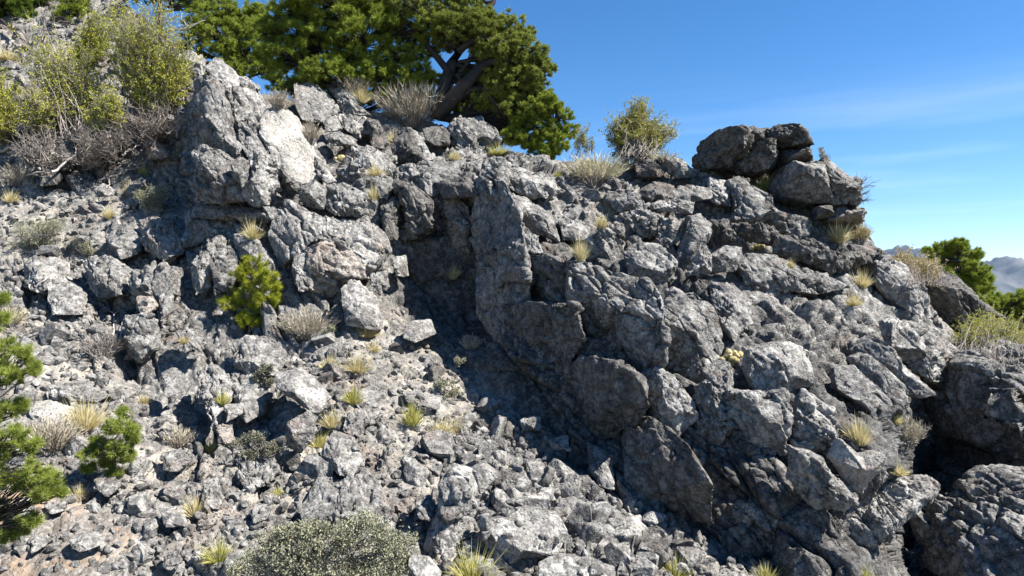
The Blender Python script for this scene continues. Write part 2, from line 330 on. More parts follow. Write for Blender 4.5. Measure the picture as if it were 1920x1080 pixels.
# valley floor out to the horizon and the far ranges
def valley():
    n = 120; a = np.linspace(-1, 1, n); a = np.sign(a)*np.abs(a)**2.2*60000
    X, Y = np.meshgrid(a, a+8000); P = np.stack([X, Y, np.full(X.shape, -330.0)], -1).reshape(-1, 3)
    near = np.exp(-(np.hypot(P[:,0], P[:,1])/1500)**2)
    P[:,2] += fbm(P/3000, 4, 5)*60 - 30*near
    i = np.arange(n*n).reshape(n, n); me = new_mesh('ground', P, np.stack([i[:-1,:-1], i[:-1,1:], i[1:,1:], i[1:,:-1]], -1).reshape(-1, 4))
    m, t, b = nodes('valley_scrub'); g = N(t, 'ShaderNodeNewGeometry'); nz = N(t, 'ShaderNodeTexNoise', Scale=.004, Detail=8.0, Roughness=.7); t.links.new(g.outputs['Position'], nz.inputs[0])
    t.links.new(ramp(t, nz.outputs[0], [(.38, (.05,.065,.035)), (.5, (.08,.085,.055)), (.66, (.17,.15,.11))]), b.inputs['Base Color'])
    put('ground', me, m, kind='structure')
    # ranges
    nx, ny = 420, 90; xs = np.linspace(-14000, 22000, nx); ys = np.linspace(9000, 15000, ny); X, Y = np.meshgrid(xs, ys); P = np.stack([X, Y, 0*X], -1).reshape(-1, 3)
    px = P[:,0]/12000*F+960
    H = np.interp(px, [-600,600,1200,1560,1640,1690,1725,1760,1800,1845,1880,1925,2000,2300,3200], [300,500,700,800,1010,1060,1130,1060,800,700,850,930,1000,800,600])
    prof = np.exp(-((P[:,1]-12200)/1500)**2)
    r = 1-np.abs(fbm(P/1700, 6, 31, .55))*1.5
    P[:,2] = -340+H*prof*(.62+.42*r)+fbm(P/300, 3, 8)*18*prof
    i = np.arange(nx*ny).reshape(ny, nx); me = new_mesh('mountain_range', P, np.stack([i[:-1,:-1], i[:-1,1:], i[1:,1:], i[1:,:-1]], -1).reshape(-1, 4))
    m, t, b = nodes('far_slopes'); g = N(t, 'ShaderNodeNewGeometry'); nz = N(t, 'ShaderNodeTexNoise', Scale=.003, Detail=8.0, Roughness=.7); t.links.new(g.outputs['Position'], nz.inputs[0])
    t.links.new(ramp(t, nz.outputs[0], [(.4, (.025,.036,.03)), (.6, (.085,.085,.075))]), b.inputs['Base Color'])
    put('mountain_range', me, m, kind='structure')
valley()
# ---------------------------------------------------------------- rocks traced one by one
VW = {'A':(0,0,3),'B':(480,0,3),'C':(1000,150,2.743),'D':(1400,200,2.16),'E':(0,300,2.7),'F':(0,680,2.7),'G':(450,680,2.7),'H':(640,250,2.4),'I':(1000,480,2.076),'J':(1300,580,2.16),'K':(300,80,2.25),'W':(0,0,1)}
def crag_block(view, pts, label, mat='mid', pro=.18, th=None, sx=None, sz=None, Y=None, p=6.0, rough=1.0, name='rock_block', cat='rock', fac=9, grow=1.05, seed=None):
    ox, oy, s = VW[view]; poly = np.array([(ox+x/s, oy+y/s) for x, y in pts])
    # area centroid
    x0, y0 = poly.T; x1, y1 = np.roll(poly, -1, 0).T; cr_ = x0*y1-x1*y0; A = cr_.sum()/2
    c = np.array([((x0+x1)*cr_).sum(), ((y0+y1)*cr_).sum()])/(6*A)
    ext = np.ptp(poly, 0); w = ext.max(); wmin = math.sqrt(abs(A))
    sd = seed if seed is not None else int(abs(c[0])*7+abs(c[1])*13) % 9973
    rng = np.random.RandomState(sd)
    Yb = depth(c[0], c[1])[0]
    if Y is None: Y = Yb-pro
    mpp = Y/F
    if th is None: th = max(.16, wmin*mpp*.95)
    e = 14
    if sz is None:
        gy = (depth(c[0], c[1]-e)[0]-depth(c[0], c[1]+e)[0])/(2*e*mpp); sz = float(np.clip(gy, -.2, 1.4))*.8
    if sx is None:
        gx = (depth(c[0]+e, c[1])[0]-depth(c[0]-e, c[1])[0])/(2*e*mpp); sx = float(np.clip(gx, -1.6, 1.6))*.8
    Yc = Y+th*.5
    q = (poly-c)*[1, -1]*Yc/F*grow
    # smoothed radial outline
    ang = np.linspace(-math.pi, math.pi, 181); r = np.zeros(181)
    for k, a in enumerate(ang):
        d = np.array([math.cos(a), math.sin(a)]); best = 0
        for i in range(len(q)):
            a0, b0 = q[i], q[(i+1) % len(q)]; ed = b0-a0; den = d[0]*ed[1]-d[1]*ed[0]
            if abs(den) < 1e-9: continue
            tt = (a0[0]*ed[1]-a0[1]*ed[0])/den; uu = (a0[0]*d[1]-a0[1]*d[0])/den
            if 0 <= uu <= 1 and tt > best: best = tt
        r[k] = best
    r = np.where(r < 1e-3, wmin*mpp*.3, r)
    sub = 7 if w > 170 else 6 if w > 70 else 5
    V, Fc = ico(sub); a, b, cc = V[:,0], V[:,1], V[:,2]
    rho = np.sqrt(a*a+cc*cc); k = (rho**p+np.abs(b)**p)**(-1/p)
    Q = V*k[:,None]
    for _ in range(fac):
        t_ = rng.uniform(0, 2*math.pi); tiltn = rng.uniform(.5, 1.6)
        n = np.array([math.cos(t_)*tiltn, -1, math.sin(t_)*tiltn]); n /= np.linalg.norm(n); d = rng.uniform(.60, .93)
        ex = np.clip(Q@n-d, 0, None); Q = Q-ex[:,None]*n
    rr = np.interp(np.arctan2(Q[:,2], Q[:,0]), ang, r)
    P = np.stack([Q[:,0]*rr, Q[:,1]*th*.5, Q[:,2]*rr], 1)
    P[:,1] += sx*P[:,0]+sz*P[:,2]
    ctr = np.array([(c[0]-960)/F*Yc, Yc, (540-c[1])/F*Yc])
    # keep the outline where the sight lines put it when the block leans
    P[:,0] += 0; Wp = (P+ctr).astype(np.float32)
    sc_ = (Yc+sx*P[:,0]+sz*P[:,2])/Yc; Wp[:,0] = ctr[0]*sc_+P[:,0]*sc_; Wp[:,2] = ctr[2]*sc_+P[:,2]*sc_
    me = new_mesh(name, Wp-ctr, Fc)
    n = normals(me); size = wmin*mpp
    d = facets(Wp, max(.16, size*.46), min(.055, size*.060), sd % 17+100, 1.4, 1.5)+facets(Wp, max(.06, size*.15), min(.014, size*.018), sd % 13+130, 1.2, 1.5)
    sj = max(.10, min(.34, size*.34)); d += joints(Wp, JA, sj, min(.075, size*.085), sd % 11)+joints(Wp, BED, sj*.8, min(.055, size*.06), sd % 7+20)+joints(Wp, BED, .09, .008, 31)
    d += billow(Wp*(2.2/max(size, .25)), 4, 60, .5)*min(.020, size*.026)+ billow(Wp*12, 3, 90, .6)*.007+fbm(Wp*24, 2, 41)*.004
    d *= np.clip(fbm(Wp*1.5+3, 2, 66)*1.8+.72, .35, 1.15)
    off = (Wp-ctr)+n*(d*rough)[:,None]
    me.vertices.foreach_set('co', off.astype(np.float32).ravel()); me.update()
    return put(name, me, M[mat], tuple(ctr), label=label, category=cat)
BL = []
def K(*a, **k): BL.append((a, k))
b = dict(name='boulder', cat='boulder')
# left crag
K('K',[(60,50),(130,30),(180,70),(170,140),(110,170),(70,130)],'sunlit pale knob at the top of the left crag beside the leafy shrub','light',pro=.1)
K('K',[(165,95),(200,90),(235,60),(330,140),(400,175),(430,250),(400,330),(345,400),(300,340),(270,230),(240,160)],'rough ridge of rock running down behind the shaded pillar of the left crag','light',pro=.3)
K('K',[(150,160),(190,140),(240,170),(272,250),(290,340),(345,430),(345,480),(310,500),(250,470),(140,440),(132,300)],'tall rough pillar with a shaded left flank on the left crag','mid',pro=.45,sx=-.8,sz=.2)
K('K',[(340,330),(400,300),(445,360),(455,430),(490,500),(430,470),(370,480),(345,420)],'small rough rib wedged between the shaded pillar and the long smooth slab','mid',pro=.3)
K('K',[(148,455),(200,436),(260,450),(300,500),(345,590),(345,660),(250,674),(145,662)],'squat overhanging block below the shaded pillar','mid',pro=.55,sz=.25,sx=-.25)
K('K',[(305,505),(340,480),(372,500),(372,570),(345,612),(310,565)],'round knob between two overhanging blocks of the left crag','mid',pro=.55,sz=.1)
K('K',[(372,475),(440,470),(490,500),(497,600),(450,682),(385,686),(350,652),(352,610),(375,560)],'pitted overhanging block right of the round knob','light',pro=.5,sz=.25)
K('K',[(448,345),(500,288),(560,310),(605,385),(645,480),(670,560),(600,590),(560,580),(505,520),(500,500),(455,410)],'long smooth tilted slab facing the sun on the left crag','smooth',pro=.42,sx=.45,sz=.75,rough=.4,fac=1,p=8,grow=1.1)
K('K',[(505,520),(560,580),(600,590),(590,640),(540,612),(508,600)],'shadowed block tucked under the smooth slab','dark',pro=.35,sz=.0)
K('K',[(590,602),(650,577),(697,612),(690,702),(620,692),(585,652)],'blocky cube of rock at the foot of the long smooth slab','mid',pro=.35,sx=.1,sz=.1,rough=.6)
K('K',[(700,602),(770,592),(870,640),(882,742),(760,732),(700,700)],'wide grey block right of the cube at the foot of the slab','mid',pro=.25,sz=.3)
K('K',[(490,705),(540,660),(620,700),(700,722),(850,752),(940,800),(955,880),(905,950),(800,960),(700,900),(560,880),(540,960),(505,950),(484,820)],'great bulging pale face of the left crag above the scree','light',pro=.4,sx=.15,sz=.3)
K('K',[(620,870),(700,850),(780,880),(890,930),(870,1000),(780,1012),(700,1080),(610,1080),(570,980)],'cream and pink stained bulge under the great pale face','rust',pro=.3,sz=.05)
K('K',[(570,900),(620,880),(640,960),(640,1040),(590,1050),(562,960)],'narrow pale rib under the left end of the great pale face','light',pro=.38)
K('K',[(350,692),(430,700),(482,702),(482,742),(440,762),(400,760),(150,740),(160,690),(250,680)],'low ledge beneath the overhanging blocks','mid',pro=.1)
K('K',[(110,742),(160,684),(240,700),(290,760),(290,830),(200,840),(110,868)],'shadowed slab under the squat overhanging block','mid',pro=.15,sx=-.3)
K('K',[(170,872),(196,850),(222,900),(212,990),(185,1075),(140,1010),(138,930)],'pointed upright fang of rock at the left foot of the crag','light',pro=.35,sz=.1)
K('K',[(190,822),(240,810),(320,900),(325,960),(280,1040),(230,1060),(215,920)],'rough leaning rib right of the pointed fang','mid',pro=.3)
K('K',[(300,830),(380,790),(440,860),(495,930),(500,1010),(440,980),(330,905)],'rough block above the bright green sapling carrying a grass tuft','mid',pro=.2)
K('K',[(430,690),(485,690),(485,745),(450,750),(440,700)],'small block wedged in the black crack left of the great face','mid',pro=.3)
K('K',[(572,182),(640,165),(700,210),(746,282),(740,302),(680,330),(600,322),(575,262)],'rounded dark boulder on the ridge below the bright pines','mid',pro=.35,**b)
K('K',[(700,182),(745,175),(800,172),(840,202),(852,240),(830,272),(892,302),(820,304),(760,292),(742,242)],'knobbly boulder right of the rounded dark one on the ridge','mid',pro=.3,**b)
K('K',[(758,302),(820,308),(882,322),(887,372),(840,402),(790,372),(757,332)],'boulder with an orange lichen spot below the ridge','light',pro=.3,**b)
K('K',[(870,312),(920,332),(946,382),(942,445),(900,442),(880,380)],'narrow upright boulder left of the grey brush on the ridge','dark',pro=.3,**b)
K('K',[(690,330),(740,304),(766,360),(740,374),(700,372)],'small pale boulder under the rounded dark one','light',pro=.25,**b)
K('K',[(692,392),(750,372),(822,402),(832,440),(742,432),(700,412)],'flat dark stone under the orange spotted boulder','mid',pro=.2,**b)
K('K',[(985,402),(1030,370),(1062,368),(1090,430),(1120,495),(1040,500),(1008,500),(990,460)],'dark angular boulder with a pale slab against its right side','dark',pro=.45,sx=-.4,**b)
K('K',[(1062,365),(1092,380),(1157,492),(1120,500),(1085,430)],'pale thin slab leaning against the dark angular boulder','light',pro=.42,sx=.5,rough=.5)
K('B',[(940,725),(1000,705),(1085,715),(1085,810),(1010,820),(960,790)],'squat dark boulder left of the big ridge boulder','dark',pro=.3,**b)
K('B',[(1085,722),(1150,660),(1270,660),(1350,722),(1372,785),(1300,820),(1240,850),(1190,860),(1085,802)],'big dark rounded boulder on the ridge below the juniper','mid',pro=.45,**b)
K('K',[(650,470),(690,500),(740,582),(700,592),(660,550)],'thin rib right of the long smooth slab','light',pro=.2)
K('K',[(1010,512),(1180,490),(1290,560),(1240,592),(1150,650),(1060,590),(1000,582)],'broad rubbly ledge above the dark recess','mid',pro=.2)
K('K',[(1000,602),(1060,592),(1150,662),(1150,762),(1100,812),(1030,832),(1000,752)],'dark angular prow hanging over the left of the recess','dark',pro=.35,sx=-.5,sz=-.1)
K('K',[(1160,592),(1230,580),(1300,542),(1340,602),(1340,642),(1200,662)],'crumbling block under the ledge above the recess','dark',pro=.25)
K('K',[(1190,705),(1240,642),(1300,702),(1335,802),(1300,882),(1230,872),(1195,802)],'rounded hanging block at the top of the recess beside the fin','mid',pro=.3,sz=-.1)
K('K',[(810,442),(870,430),(930,462),(990,482),(982,540),(900,562),(860,532),(820,502)],'pale cracked block above a straw tuft in the gully','light',pro=.3)
K('K',[(870,572),(960,560),(1010,592),(962,662),(882,642)],'small grey block under the pale cracked block in the gully','mid',pro=.2)
K('K',[(930,690),(1000,650),(1010,740),(1000,830),(945,830)],'small dark block at the left lip of the recess','dark',pro=.2)
# recess and fin; wall blocks get dark rock so their colour deepens the shade
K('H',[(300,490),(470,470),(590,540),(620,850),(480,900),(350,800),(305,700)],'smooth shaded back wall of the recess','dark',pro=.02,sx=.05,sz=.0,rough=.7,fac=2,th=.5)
K('H',[(640,120),(680,98),(740,120),(750,200),(740,242),(690,262),(640,262),(600,242)],'blunt top block of the tall fin below the green tuft','mid',pro=.3,sx=-.3)
K('H',[(600,250),(735,250),(800,390),(830,560),(840,760),(900,1000),(800,1040),(690,900),(625,800),(612,620),(598,450)],'tall narrow fin with its shaded side to the recess','mid',pro=.25,sx=-1.3,sz=.3,rough=1.0,fac=2,p=9,th=.7,grow=1.08)
K('H',[(752,130),(860,168),(960,205),(1005,262),(900,290),(800,272),(745,240)],'long sloping slab capping the fin on the right','light',pro=.3,sx=.2,sz=.7,rough=.7)
K('H',[(740,270),(830,290),(940,362),(962,440),(980,490),(860,440),(780,390),(740,330)],'fractured slab below the capping slab of the fin','mid',pro=.3,sx=.0,sz=.7)
K('H',[(700,450),(780,395),(860,450),(900,540),(830,570),(760,640),(700,700),(690,560)],'scarred sunlit shoulder of the fin','mid',pro=.35,sx=-.9,rough=.8)
K('H',[(980,392),(1070,382),(1122,432),(1100,482),(1000,480)],'flat rubbly block left of the thin straw tuft','mid',pro=.2)
K('H',[(900,490),(1000,495),(1050,540),(1000,590),(900,560)],'dark jagged ledge above the shadowed wall','dark',pro=.25)
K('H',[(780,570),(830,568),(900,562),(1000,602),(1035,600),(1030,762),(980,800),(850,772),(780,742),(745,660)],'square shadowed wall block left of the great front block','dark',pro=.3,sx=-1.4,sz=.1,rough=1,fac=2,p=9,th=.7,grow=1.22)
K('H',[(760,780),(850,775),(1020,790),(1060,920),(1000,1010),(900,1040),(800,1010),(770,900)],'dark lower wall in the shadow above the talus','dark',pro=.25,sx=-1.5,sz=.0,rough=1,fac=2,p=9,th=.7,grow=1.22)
K('H',[(1032,602),(1100,580),(1200,620),(1290,652),(1382,690),(1417,742),(1412,850),(1432,900),(1420,1000),(1370,1080),(1200,1100),(1120,1000),(1050,900),(1022,740)],'great upright front block with a flat shaded face and cracked right edge','mid',pro=.42,sx=-.75,sz=.0,p=8,rough=.8,fac=3,grow=1.06,th=.9)
K('H',[(1275,540),(1332,490),(1420,500),(1500,580),(1490,642),(1440,702),(1380,682),(1292,642)],'bulging block above the great front block near the orange lichen','mid',pro=.45,sz=.3)
K('H',[(1100,480),(1190,412),(1255,412),(1275,500),(1262,622),(1180,612),(1100,580)],'upright block right behind the thin straw tuft','mid',pro=.3,sz=.1)
K('H',[(1232,372),(1340,342),(1440,372),(1432,450),(1380,472),(1262,432)],'pale rounded slab in the middle of the right crag','light',pro=.3,sz=.5)
K('H',[(1442,382),(1540,402),(1532,480),(1460,512),(1427,482)],'small pale block beside the pale rounded slab','light',pro=.3,sz=.4)
K('H',[(1400,312),(1480,300),(1582,312),(1570,362),(1480,352),(1400,342)],'flat pale flagstone in the middle of the right crag','light',pro=.25,sz=.6)
K('H',[(1200,262),(1290,260),(1390,322),(1350,362),(1240,352),(1190,302)],'layered rubbly block below the beige brush','mid',pro=.25,sz=.5)
# summit and upper right
K('C',[(868,405),(900,350),(918,292),(990,280),(1090,265),(1180,265),(1175,300),(1140,340),(1080,390),(1010,452),(880,452)],'dark left hand capstone of the summit pile','dark',pro=.0,Y=10.4,th=1.5,sz=.05,sx=-.1,grow=1.12,fac=4)
K('C',[(1180,302),(1200,260),(1250,246),(1320,270),(1352,302),(1382,362),(1280,352),(1170,325)],'dark topmost capstone of the summit pile','dark',Y=10.35,th=1.1,sz=.15,sx=.1,grow=1.12,fac=4)
K('C',[(1040,432),(1140,335),(1210,330),(1282,362),(1272,430),(1200,472),(1090,472)],'brown shaded block under the topmost capstone','dark',Y=10.3,th=1.2,sz=.0,grow=1.12,fac=4)
K('C',[(1272,362),(1350,352),(1402,372),(1412,422),(1320,432),(1272,442)],'small dark block right under the topmost capstone','dark',Y=10.3,th=1.2,sz=.0,grow=1.12,fac=4)
K('C',[(1258,555),(1290,452),(1390,425),(1470,420),(1500,500),(1472,640),(1380,632),(1280,602)],'big smooth sunlit boulder under the summit capstones','mid',Y=9.95,th=1.4,sz=.1,sx=.1,rough=.8,grow=1.12,fac=5,**b)
K('C',[(1462,422),(1530,430),(1600,482),(1642,532),(1642,640),(1560,642),(1480,642),(1492,520)],'cracked boulder at the right end of the summit pile','mid',Y=10.1,th=1.2,sz=.1,sx=.15,grow=1.12,fac=4,**b)
K('C',[(1462,652),(1540,642),(1530,702),(1460,712)],'small dark cube below the sunlit summit boulder','dark',Y=9.95,th=.5,sz=.0)
K('C',[(1540,652),(1640,642),(1700,692),(1700,732),(1620,722),(1540,722)],'brown weathered block above the three straw tufts','rust',Y=10.1,th=.8)
K('C',[(1035,250),(1055,250),(1065,275),(1036,278)],'little stone perched on the summit pile','dark',Y=10.6,th=.15,name='stone',cat='stone')
K('C',[(520,432),(530,382),(582,375),(640,397),(702,442),(650,502),(540,492)],'dark ridge block right of the beige brush','dark',pro=.2)
K('C',[(640,397),(760,400),(842,462),(820,502),(740,502),(690,462)],'pale ridge block between the beige brush and the summit pile','mid',pro=.25,sz=.5)
K('C',[(530,562),(640,520),(720,542),(720,610),(600,622)],'dark squat block below the dark ridge block','dark',pro=.2)
K('C',[(720,560),(800,540),(900,560),(912,612),(800,626),(720,612)],'grey block in the middle of the row below the ridge','mid',pro=.25)
K('C',[(902,500),(990,518),(1012,592),(1022,652),(922,622),(905,562)],'pale block left of the long vertical crack','light',pro=.25)
K('C',[(1010,520),(1060,500),(1200,600),(1262,680),(1422,722),(1402,802),(1250,782),(1200,742),(1040,722),(1030,602)],'long slope slab right of the long vertical crack','mid',pro=.3,sz=.7)
K('C',[(1040,742),(1200,742),(1262,782),(1232,852),(1100,822),(1040,782)],'dark overhung block below the long slope slab','dark',pro=.3,sz=.0)
K('C',[(1262,792),(1380,802),(1540,882),(1562,942),(1532,992),(1400,942),(1250,892)],'long dark tilted block with a straight upper edge','dark',pro=.4,sz=.15,sx=.0)
K('C',[(1562,882),(1640,882),(1722,872),(1742,932),(1642,962),(1570,992)],'dark split block right of the long tilted block','dark',pro=.3,sz=.1)
K('C',[(792,702),(860,690),(917,742),(902,832),(832,922),(772,1002),(730,932),(780,802)],'tall rounded leaning block in the centre of the right crag','mid',pro=.4,sz=.2,rough=.7)
K('C',[(912,722),(1000,722),(1052,822),(930,882),(902,842)],'dark block wedged right of the leaning rounded block','dark',pro=.3,sz=.1)
K('C',[(912,902),(990,852),(1070,862),(1087,932),(1042,982),(922,992)],'rounded block with a pale ring mark','mid',pro=.4,sz=.2,rough=.7)
K('C',[(832,912),(880,862),(917,902),(912,992),(850,1012),(782,1002)],'small rounded block with a zigzag crack at its left','light',pro=.42,sz=.1)
K('C',[(642,742),(730,702),(777,742),(772,812),(700,862),(640,852)],'pale faceted block left of the leaning rounded block','light',pro=.35,sz=.3)
K('C',[(1060,942),(1120,892),(1250,902),(1400,972),(1560,1002),(1640,1062),(1450,1100),(1250,1080),(1100,1050)],'broad rough slope below the pale cushion tufts','mid',pro=.15,sz=.8)
K('D',[(722,722),(760,682),(860,680),(902,732),(930,852),(940,960),(860,980),(760,900),(725,790)],'dark layered outcrop left of the far green tree','dark',Y=10.2,th=1.6,sz=.1)
K('D',[(520,640),(560,600),(620,642),(700,722),(762,852),(700,862),(600,790),(530,710)],'long sunlit shoulder running down from the three straw tufts','light',pro=.2,sz=.6,sx=.4)
K('D',[(420,560),(500,565),(560,590),(520,640),(440,620)],'dark block under the dark brush roots on the right crag','dark',pro=.2)
# front of the right crag
K('I',[(512,192),(560,132),(640,140),(702,202),(742,312),(722,402),(672,492),(622,522),(560,482),(520,432),(502,282)],'big rounded block right of the black cleft','mid',pro=.4,sz=.2)
K('I',[(432,472),(480,430),(560,472),(620,562),(632,632),(560,702),(472,642),(440,562)],'sunlit rounded shoulder below the black cleft','light',pro=.4,sz=.3,rough=.8)
K('I',[(690,112),(780,110),(850,172),(850,252),(770,332),(720,272),(700,182)],'rough block above the yellow cushion plant','mid',pro=.25)
K('I',[(636,540),(680,495),(770,560),(790,640),(760,760),(690,780),(630,680)],'shadowed block left of the crack under the cushion plant','mid',pro=.25,sz=.0)
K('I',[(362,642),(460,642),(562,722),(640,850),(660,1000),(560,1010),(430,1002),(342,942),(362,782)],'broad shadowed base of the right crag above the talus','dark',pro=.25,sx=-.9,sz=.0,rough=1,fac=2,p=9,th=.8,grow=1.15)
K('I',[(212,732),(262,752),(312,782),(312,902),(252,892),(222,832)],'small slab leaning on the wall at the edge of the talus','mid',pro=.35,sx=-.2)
K('I',[(100,440),(240,400),(380,480),(400,560),(360,640),(240,690),(120,640)],'shadowed lower wall beneath the great front block','dark',pro=.3,sx=-1.3,sz=-.05,rough=1,fac=2,p=9,th=.7,grow=1.22)  # dark material puts extra shade into this wall's colour
K('J',[(40,250),(100,212),(150,220),(160,332),(150,442),(72,422)],'rough block directly below the cushion plant left of its crack','mid',pro=.35)
K('J',[(222,162),(380,130),(462,172),(482,302),(380,332),(262,342),(220,262)],'knobbly bulge right of the yellow cushion plant','light',pro=.4,sz=.3)
K('J',[(162,332),(262,342),(380,332),(412,452),(380,560),(300,600),(222,560),(152,442)],'rough pitted buttress in the middle of the right crag','mid',pro=.35,sz=.15)
K('J',[(400,440),(460,330),(560,400),(590,480),(560,600),(480,590),(410,540)],'rough buttress left of the slate slabs','light',pro=.3,sz=.2)
K('J',[(652,172),(720,110),(822,182),(902,262),(982,342),(930,352),(832,332),(762,282)],'long pale wedge above the slate slabs','light',pro=.45,sz=.6,rough=.7)
K('J',[(640,200),(700,180),(830,300),(838,370),(800,400),(740,340)],'narrow slate slab under the long pale wedge','mid',pro=.22,sz=.4,rough=.3,fac=1)
K('J',[(582,242),(660,230),(800,402),(742,472),(660,382),(582,322)],'broad slate slab left of the narrow one','mid',pro=.25,sz=.5,rough=.3,fac=1)
K('J',[(560,600),(600,530),(680,600),(750,580),(760,650),(690,750),(640,720)],'smooth pinkish slab below the straw tuft on the right crag','smooth',pro=.25,sz=.2,rough=.35)
K('J',[(402,562),(500,590),(620,720),(680,782),(622,812),(482,802),(400,702)],'lumpy lower buttress above the shadowed overhang','mid',pro=.4,sz=.1)
K('J',[(682,782),(762,752),(880,700),(960,690),(972,722),(862,852),(762,942),(650,1010),(602,902)],'pale undercut prow at the right foot of the crag','light',pro=.5,sz=.2,sx=.1)
K('J',[(160,800),(300,790),(420,850),(560,900),(620,1010),(500,1060),(340,1040),(220,960)],'shadowed undercut base of the lumpy buttress','mid',pro=.0,sz=-.2)
K('J',[(802,52),(922,62),(1060,160),(1030,262),(980,302),(882,222),(800,152)],'long sunlit slope block above the slate slabs','light',pro=.3,sz=.6)
K('J',[(1042,232),(1150,192),(1339,150),(1500,200),(1500,560),(1262,592),(1130,532),(1052,402)],'massive dark boulder at the right edge of the photo','mid',pro=.2,Y=7.2,th=2.0,sx=-.2,sz=.25,**b)
K('J',[(1092,882),(1180,832),(1339,700),(1500,700),(1500,1150),(1100,1150),(1085,982)],'big boulder in the bottom right corner','mid',Y=5.6,th=1.6,sx=-.2,sz=.4,**b)
K('J',[(872,802),(902,792),(972,902),(972,952),(932,962)],'thin sunlit sliver of rock in the dark cleft','light',Y=7.0,th=.3,sx=.3,rough=.4)
K('J',[(980,830),(1060,740),(1180,700),(1230,760),(1190,832),(1090,880),(1060,960),(1000,940)],'shadowed block in the cleft above the corner boulder','mid',Y=7.3,th=1.4,grow=1.15)
K('J',[(760,980),(860,860),(930,800),(970,960),(1040,1000),(1080,1100),(800,1120)],'black block at the bottom of the cleft','mid',Y=7.3,th=1.4,grow=1.15)
K('J',[(960,640),(1100,560),(1230,610),(1230,700),(1060,740),(980,800)],'dark block in the cleft under the massive boulder','mid',Y=8.0,th=1.4,grow=1.15)
# left slope
K('E',[(702,305),(780,298),(858,310),(872,362),(912,402),(902,472),(832,512),(762,482),(702,402)],'rusty streaked outcrop left of the crag','rust',pro=.3,sx=-.1)
K('E',[(540,380),(640,330),(700,380),(700,460),(620,500),(540,470)],'rough dark outcrop left of the rusty streaked one','mid',pro=.25)
K('E',[(652,560),(760,545),(888,545),(895,680),(862,752),(762,772),(642,722)],'layered block with level bedding lines left of the fang','mid',pro=.25,sz=.1)
K('E',[(622,792),(700,780),(772,812),(782,952),(722,1022),(632,1002)],'layered block below the one with level bedding lines','mid',pro=.25,sz=.1)
K('E',[(892,872),(962,850),(1032,922),(1022,962),(932,972)],'small pale outcrop left of the black hollow','light',pro=.3)
K('E',[(1172,932),(1242,890),(1352,912),(1432,982),(1400,1082),(1252,1102),(1182,1042)],'domed boulder below the bright green sapling','mid',pro=.45,**b)
K('E',[(440,520),(560,480),(640,560),(620,680),(500,700),(440,620)],'cracked grey outcrop on the left slope','mid',pro=.2)
K('E',[(120,520),(220,470),(310,520),(330,620),(230,680),(120,640)],'pale layered outcrop on the left slope under the grey shrub','light',pro=.2)
K('E',[(240,640),(340,620),(420,680),(400,780),(280,780)],'low jointed outcrop above the pale scree','light',pro=.15)
K('E',[(960,560),(1020,440),(1065,520),(1060,640),(990,680)],'pale spike of rock in front of the shadowed slab','light',pro=.2)
K('E',[(700,690),(760,690),(790,740),(740,790),(690,750)],'small brown block on top of the layered blocks','rust',pro=.35)
K('E',[(800,690),(860,650),(880,760),(830,800)],'thin upright flake at the foot of the crag','mid',pro=.3)
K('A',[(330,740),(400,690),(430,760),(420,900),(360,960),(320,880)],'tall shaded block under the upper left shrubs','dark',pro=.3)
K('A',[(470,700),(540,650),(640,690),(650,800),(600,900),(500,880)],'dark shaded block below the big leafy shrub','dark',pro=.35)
K('A',[(640,620),(700,580),(780,620),(790,730),(720,820),(650,740)],'tan pink block under the big leafy shrub','rust',pro=.2)
K('A',[(220,880),(300,820),(330,940),(300,1030),(220,1040)],'rough dark block above the left slope','dark',pro=.3)
K('A',[(810,810),(870,790),(950,860),(900,900),(820,890)],'tan boulder in the hollow beneath the shrub','rust',pro=.3,**b)
K('E',[(470,150),(520,120),(575,150),(560,180),(490,185)],'small white topped stone beside the deadwood','light',pro=.3,name='stone',cat='stone')
# scree
K('H',[(292,862),(330,842),(402,840),(422,902),(332,942),(280,922)],'angular white topped boulder at the mouth of the recess','light',pro=.35,rough=.4,**b)
K('H',[(0,702),(60,660),(160,752),(182,822),(172,882),(20,862)],'rounded pale boulder under the great bulging face','light',pro=.4,rough=.6,**b)
K('H',[(132,632),(200,622),(217,692),(172,722),(130,700)],'small cream boulder right above the rounded pale one','light',pro=.3,**b)
K('H',[(230,560),(290,550),(300,640),(250,650)],'jagged white stone on the left lip of the recess','light',pro=.25,name='stone',cat='stone')
K('G',[(182,62),(300,30),(352,80),(442,182),(400,250),(300,222),(190,130)],'tilted boulder with a bright white top over a black hollow','light',pro=.65,sx=.3,sz=1.0,rough=.5,th=.38,**b)
K('G',[(242,302),(342,245),(382,282),(352,402),(292,472),(232,432)],'dark striped boulder below the white topped boulder','mid',pro=.55,sz=.2,rough=.5,**b)
K('G',[(392,472),(470,360),(560,382),(612,502),(562,582),(452,542)],'grey faceted boulder in the middle of the scree','light',pro=.45,rough=.45,**b)
K('G',[(1012,602),(1082,530),(1172,562),(1202,702),(1202,872),(1112,962),(992,982),(935,922),(1002,742)],'tall pale slab standing at the bottom of the talus','light',pro=.45,sz=.3,rough=.35,fac=3,p=8,**b)
K('G',[(1212,832),(1300,800),(1442,752),(1602,782),(1652,872),(1592,992),(1382,1012),(1262,962),(1217,902)],'wide domed boulder right of the tall pale slab','light',pro=.5,sz=.6,rough=.4,**b)
K('G',[(1520,1042),(1622,992),(1755,1000),(1900,1060),(1900,1180),(1520,1180)],'pale flat topped boulder cut by the bottom edge','light',pro=.45,sz=.8,rough=.4,**b)
K('G',[(862,982),(950,1000),(1012,1080),(1000,1180),(840,1180)],'smooth pale boulder beside the sage at the bottom edge','light',pro=.4,sz=.5,rough=.3,**b)
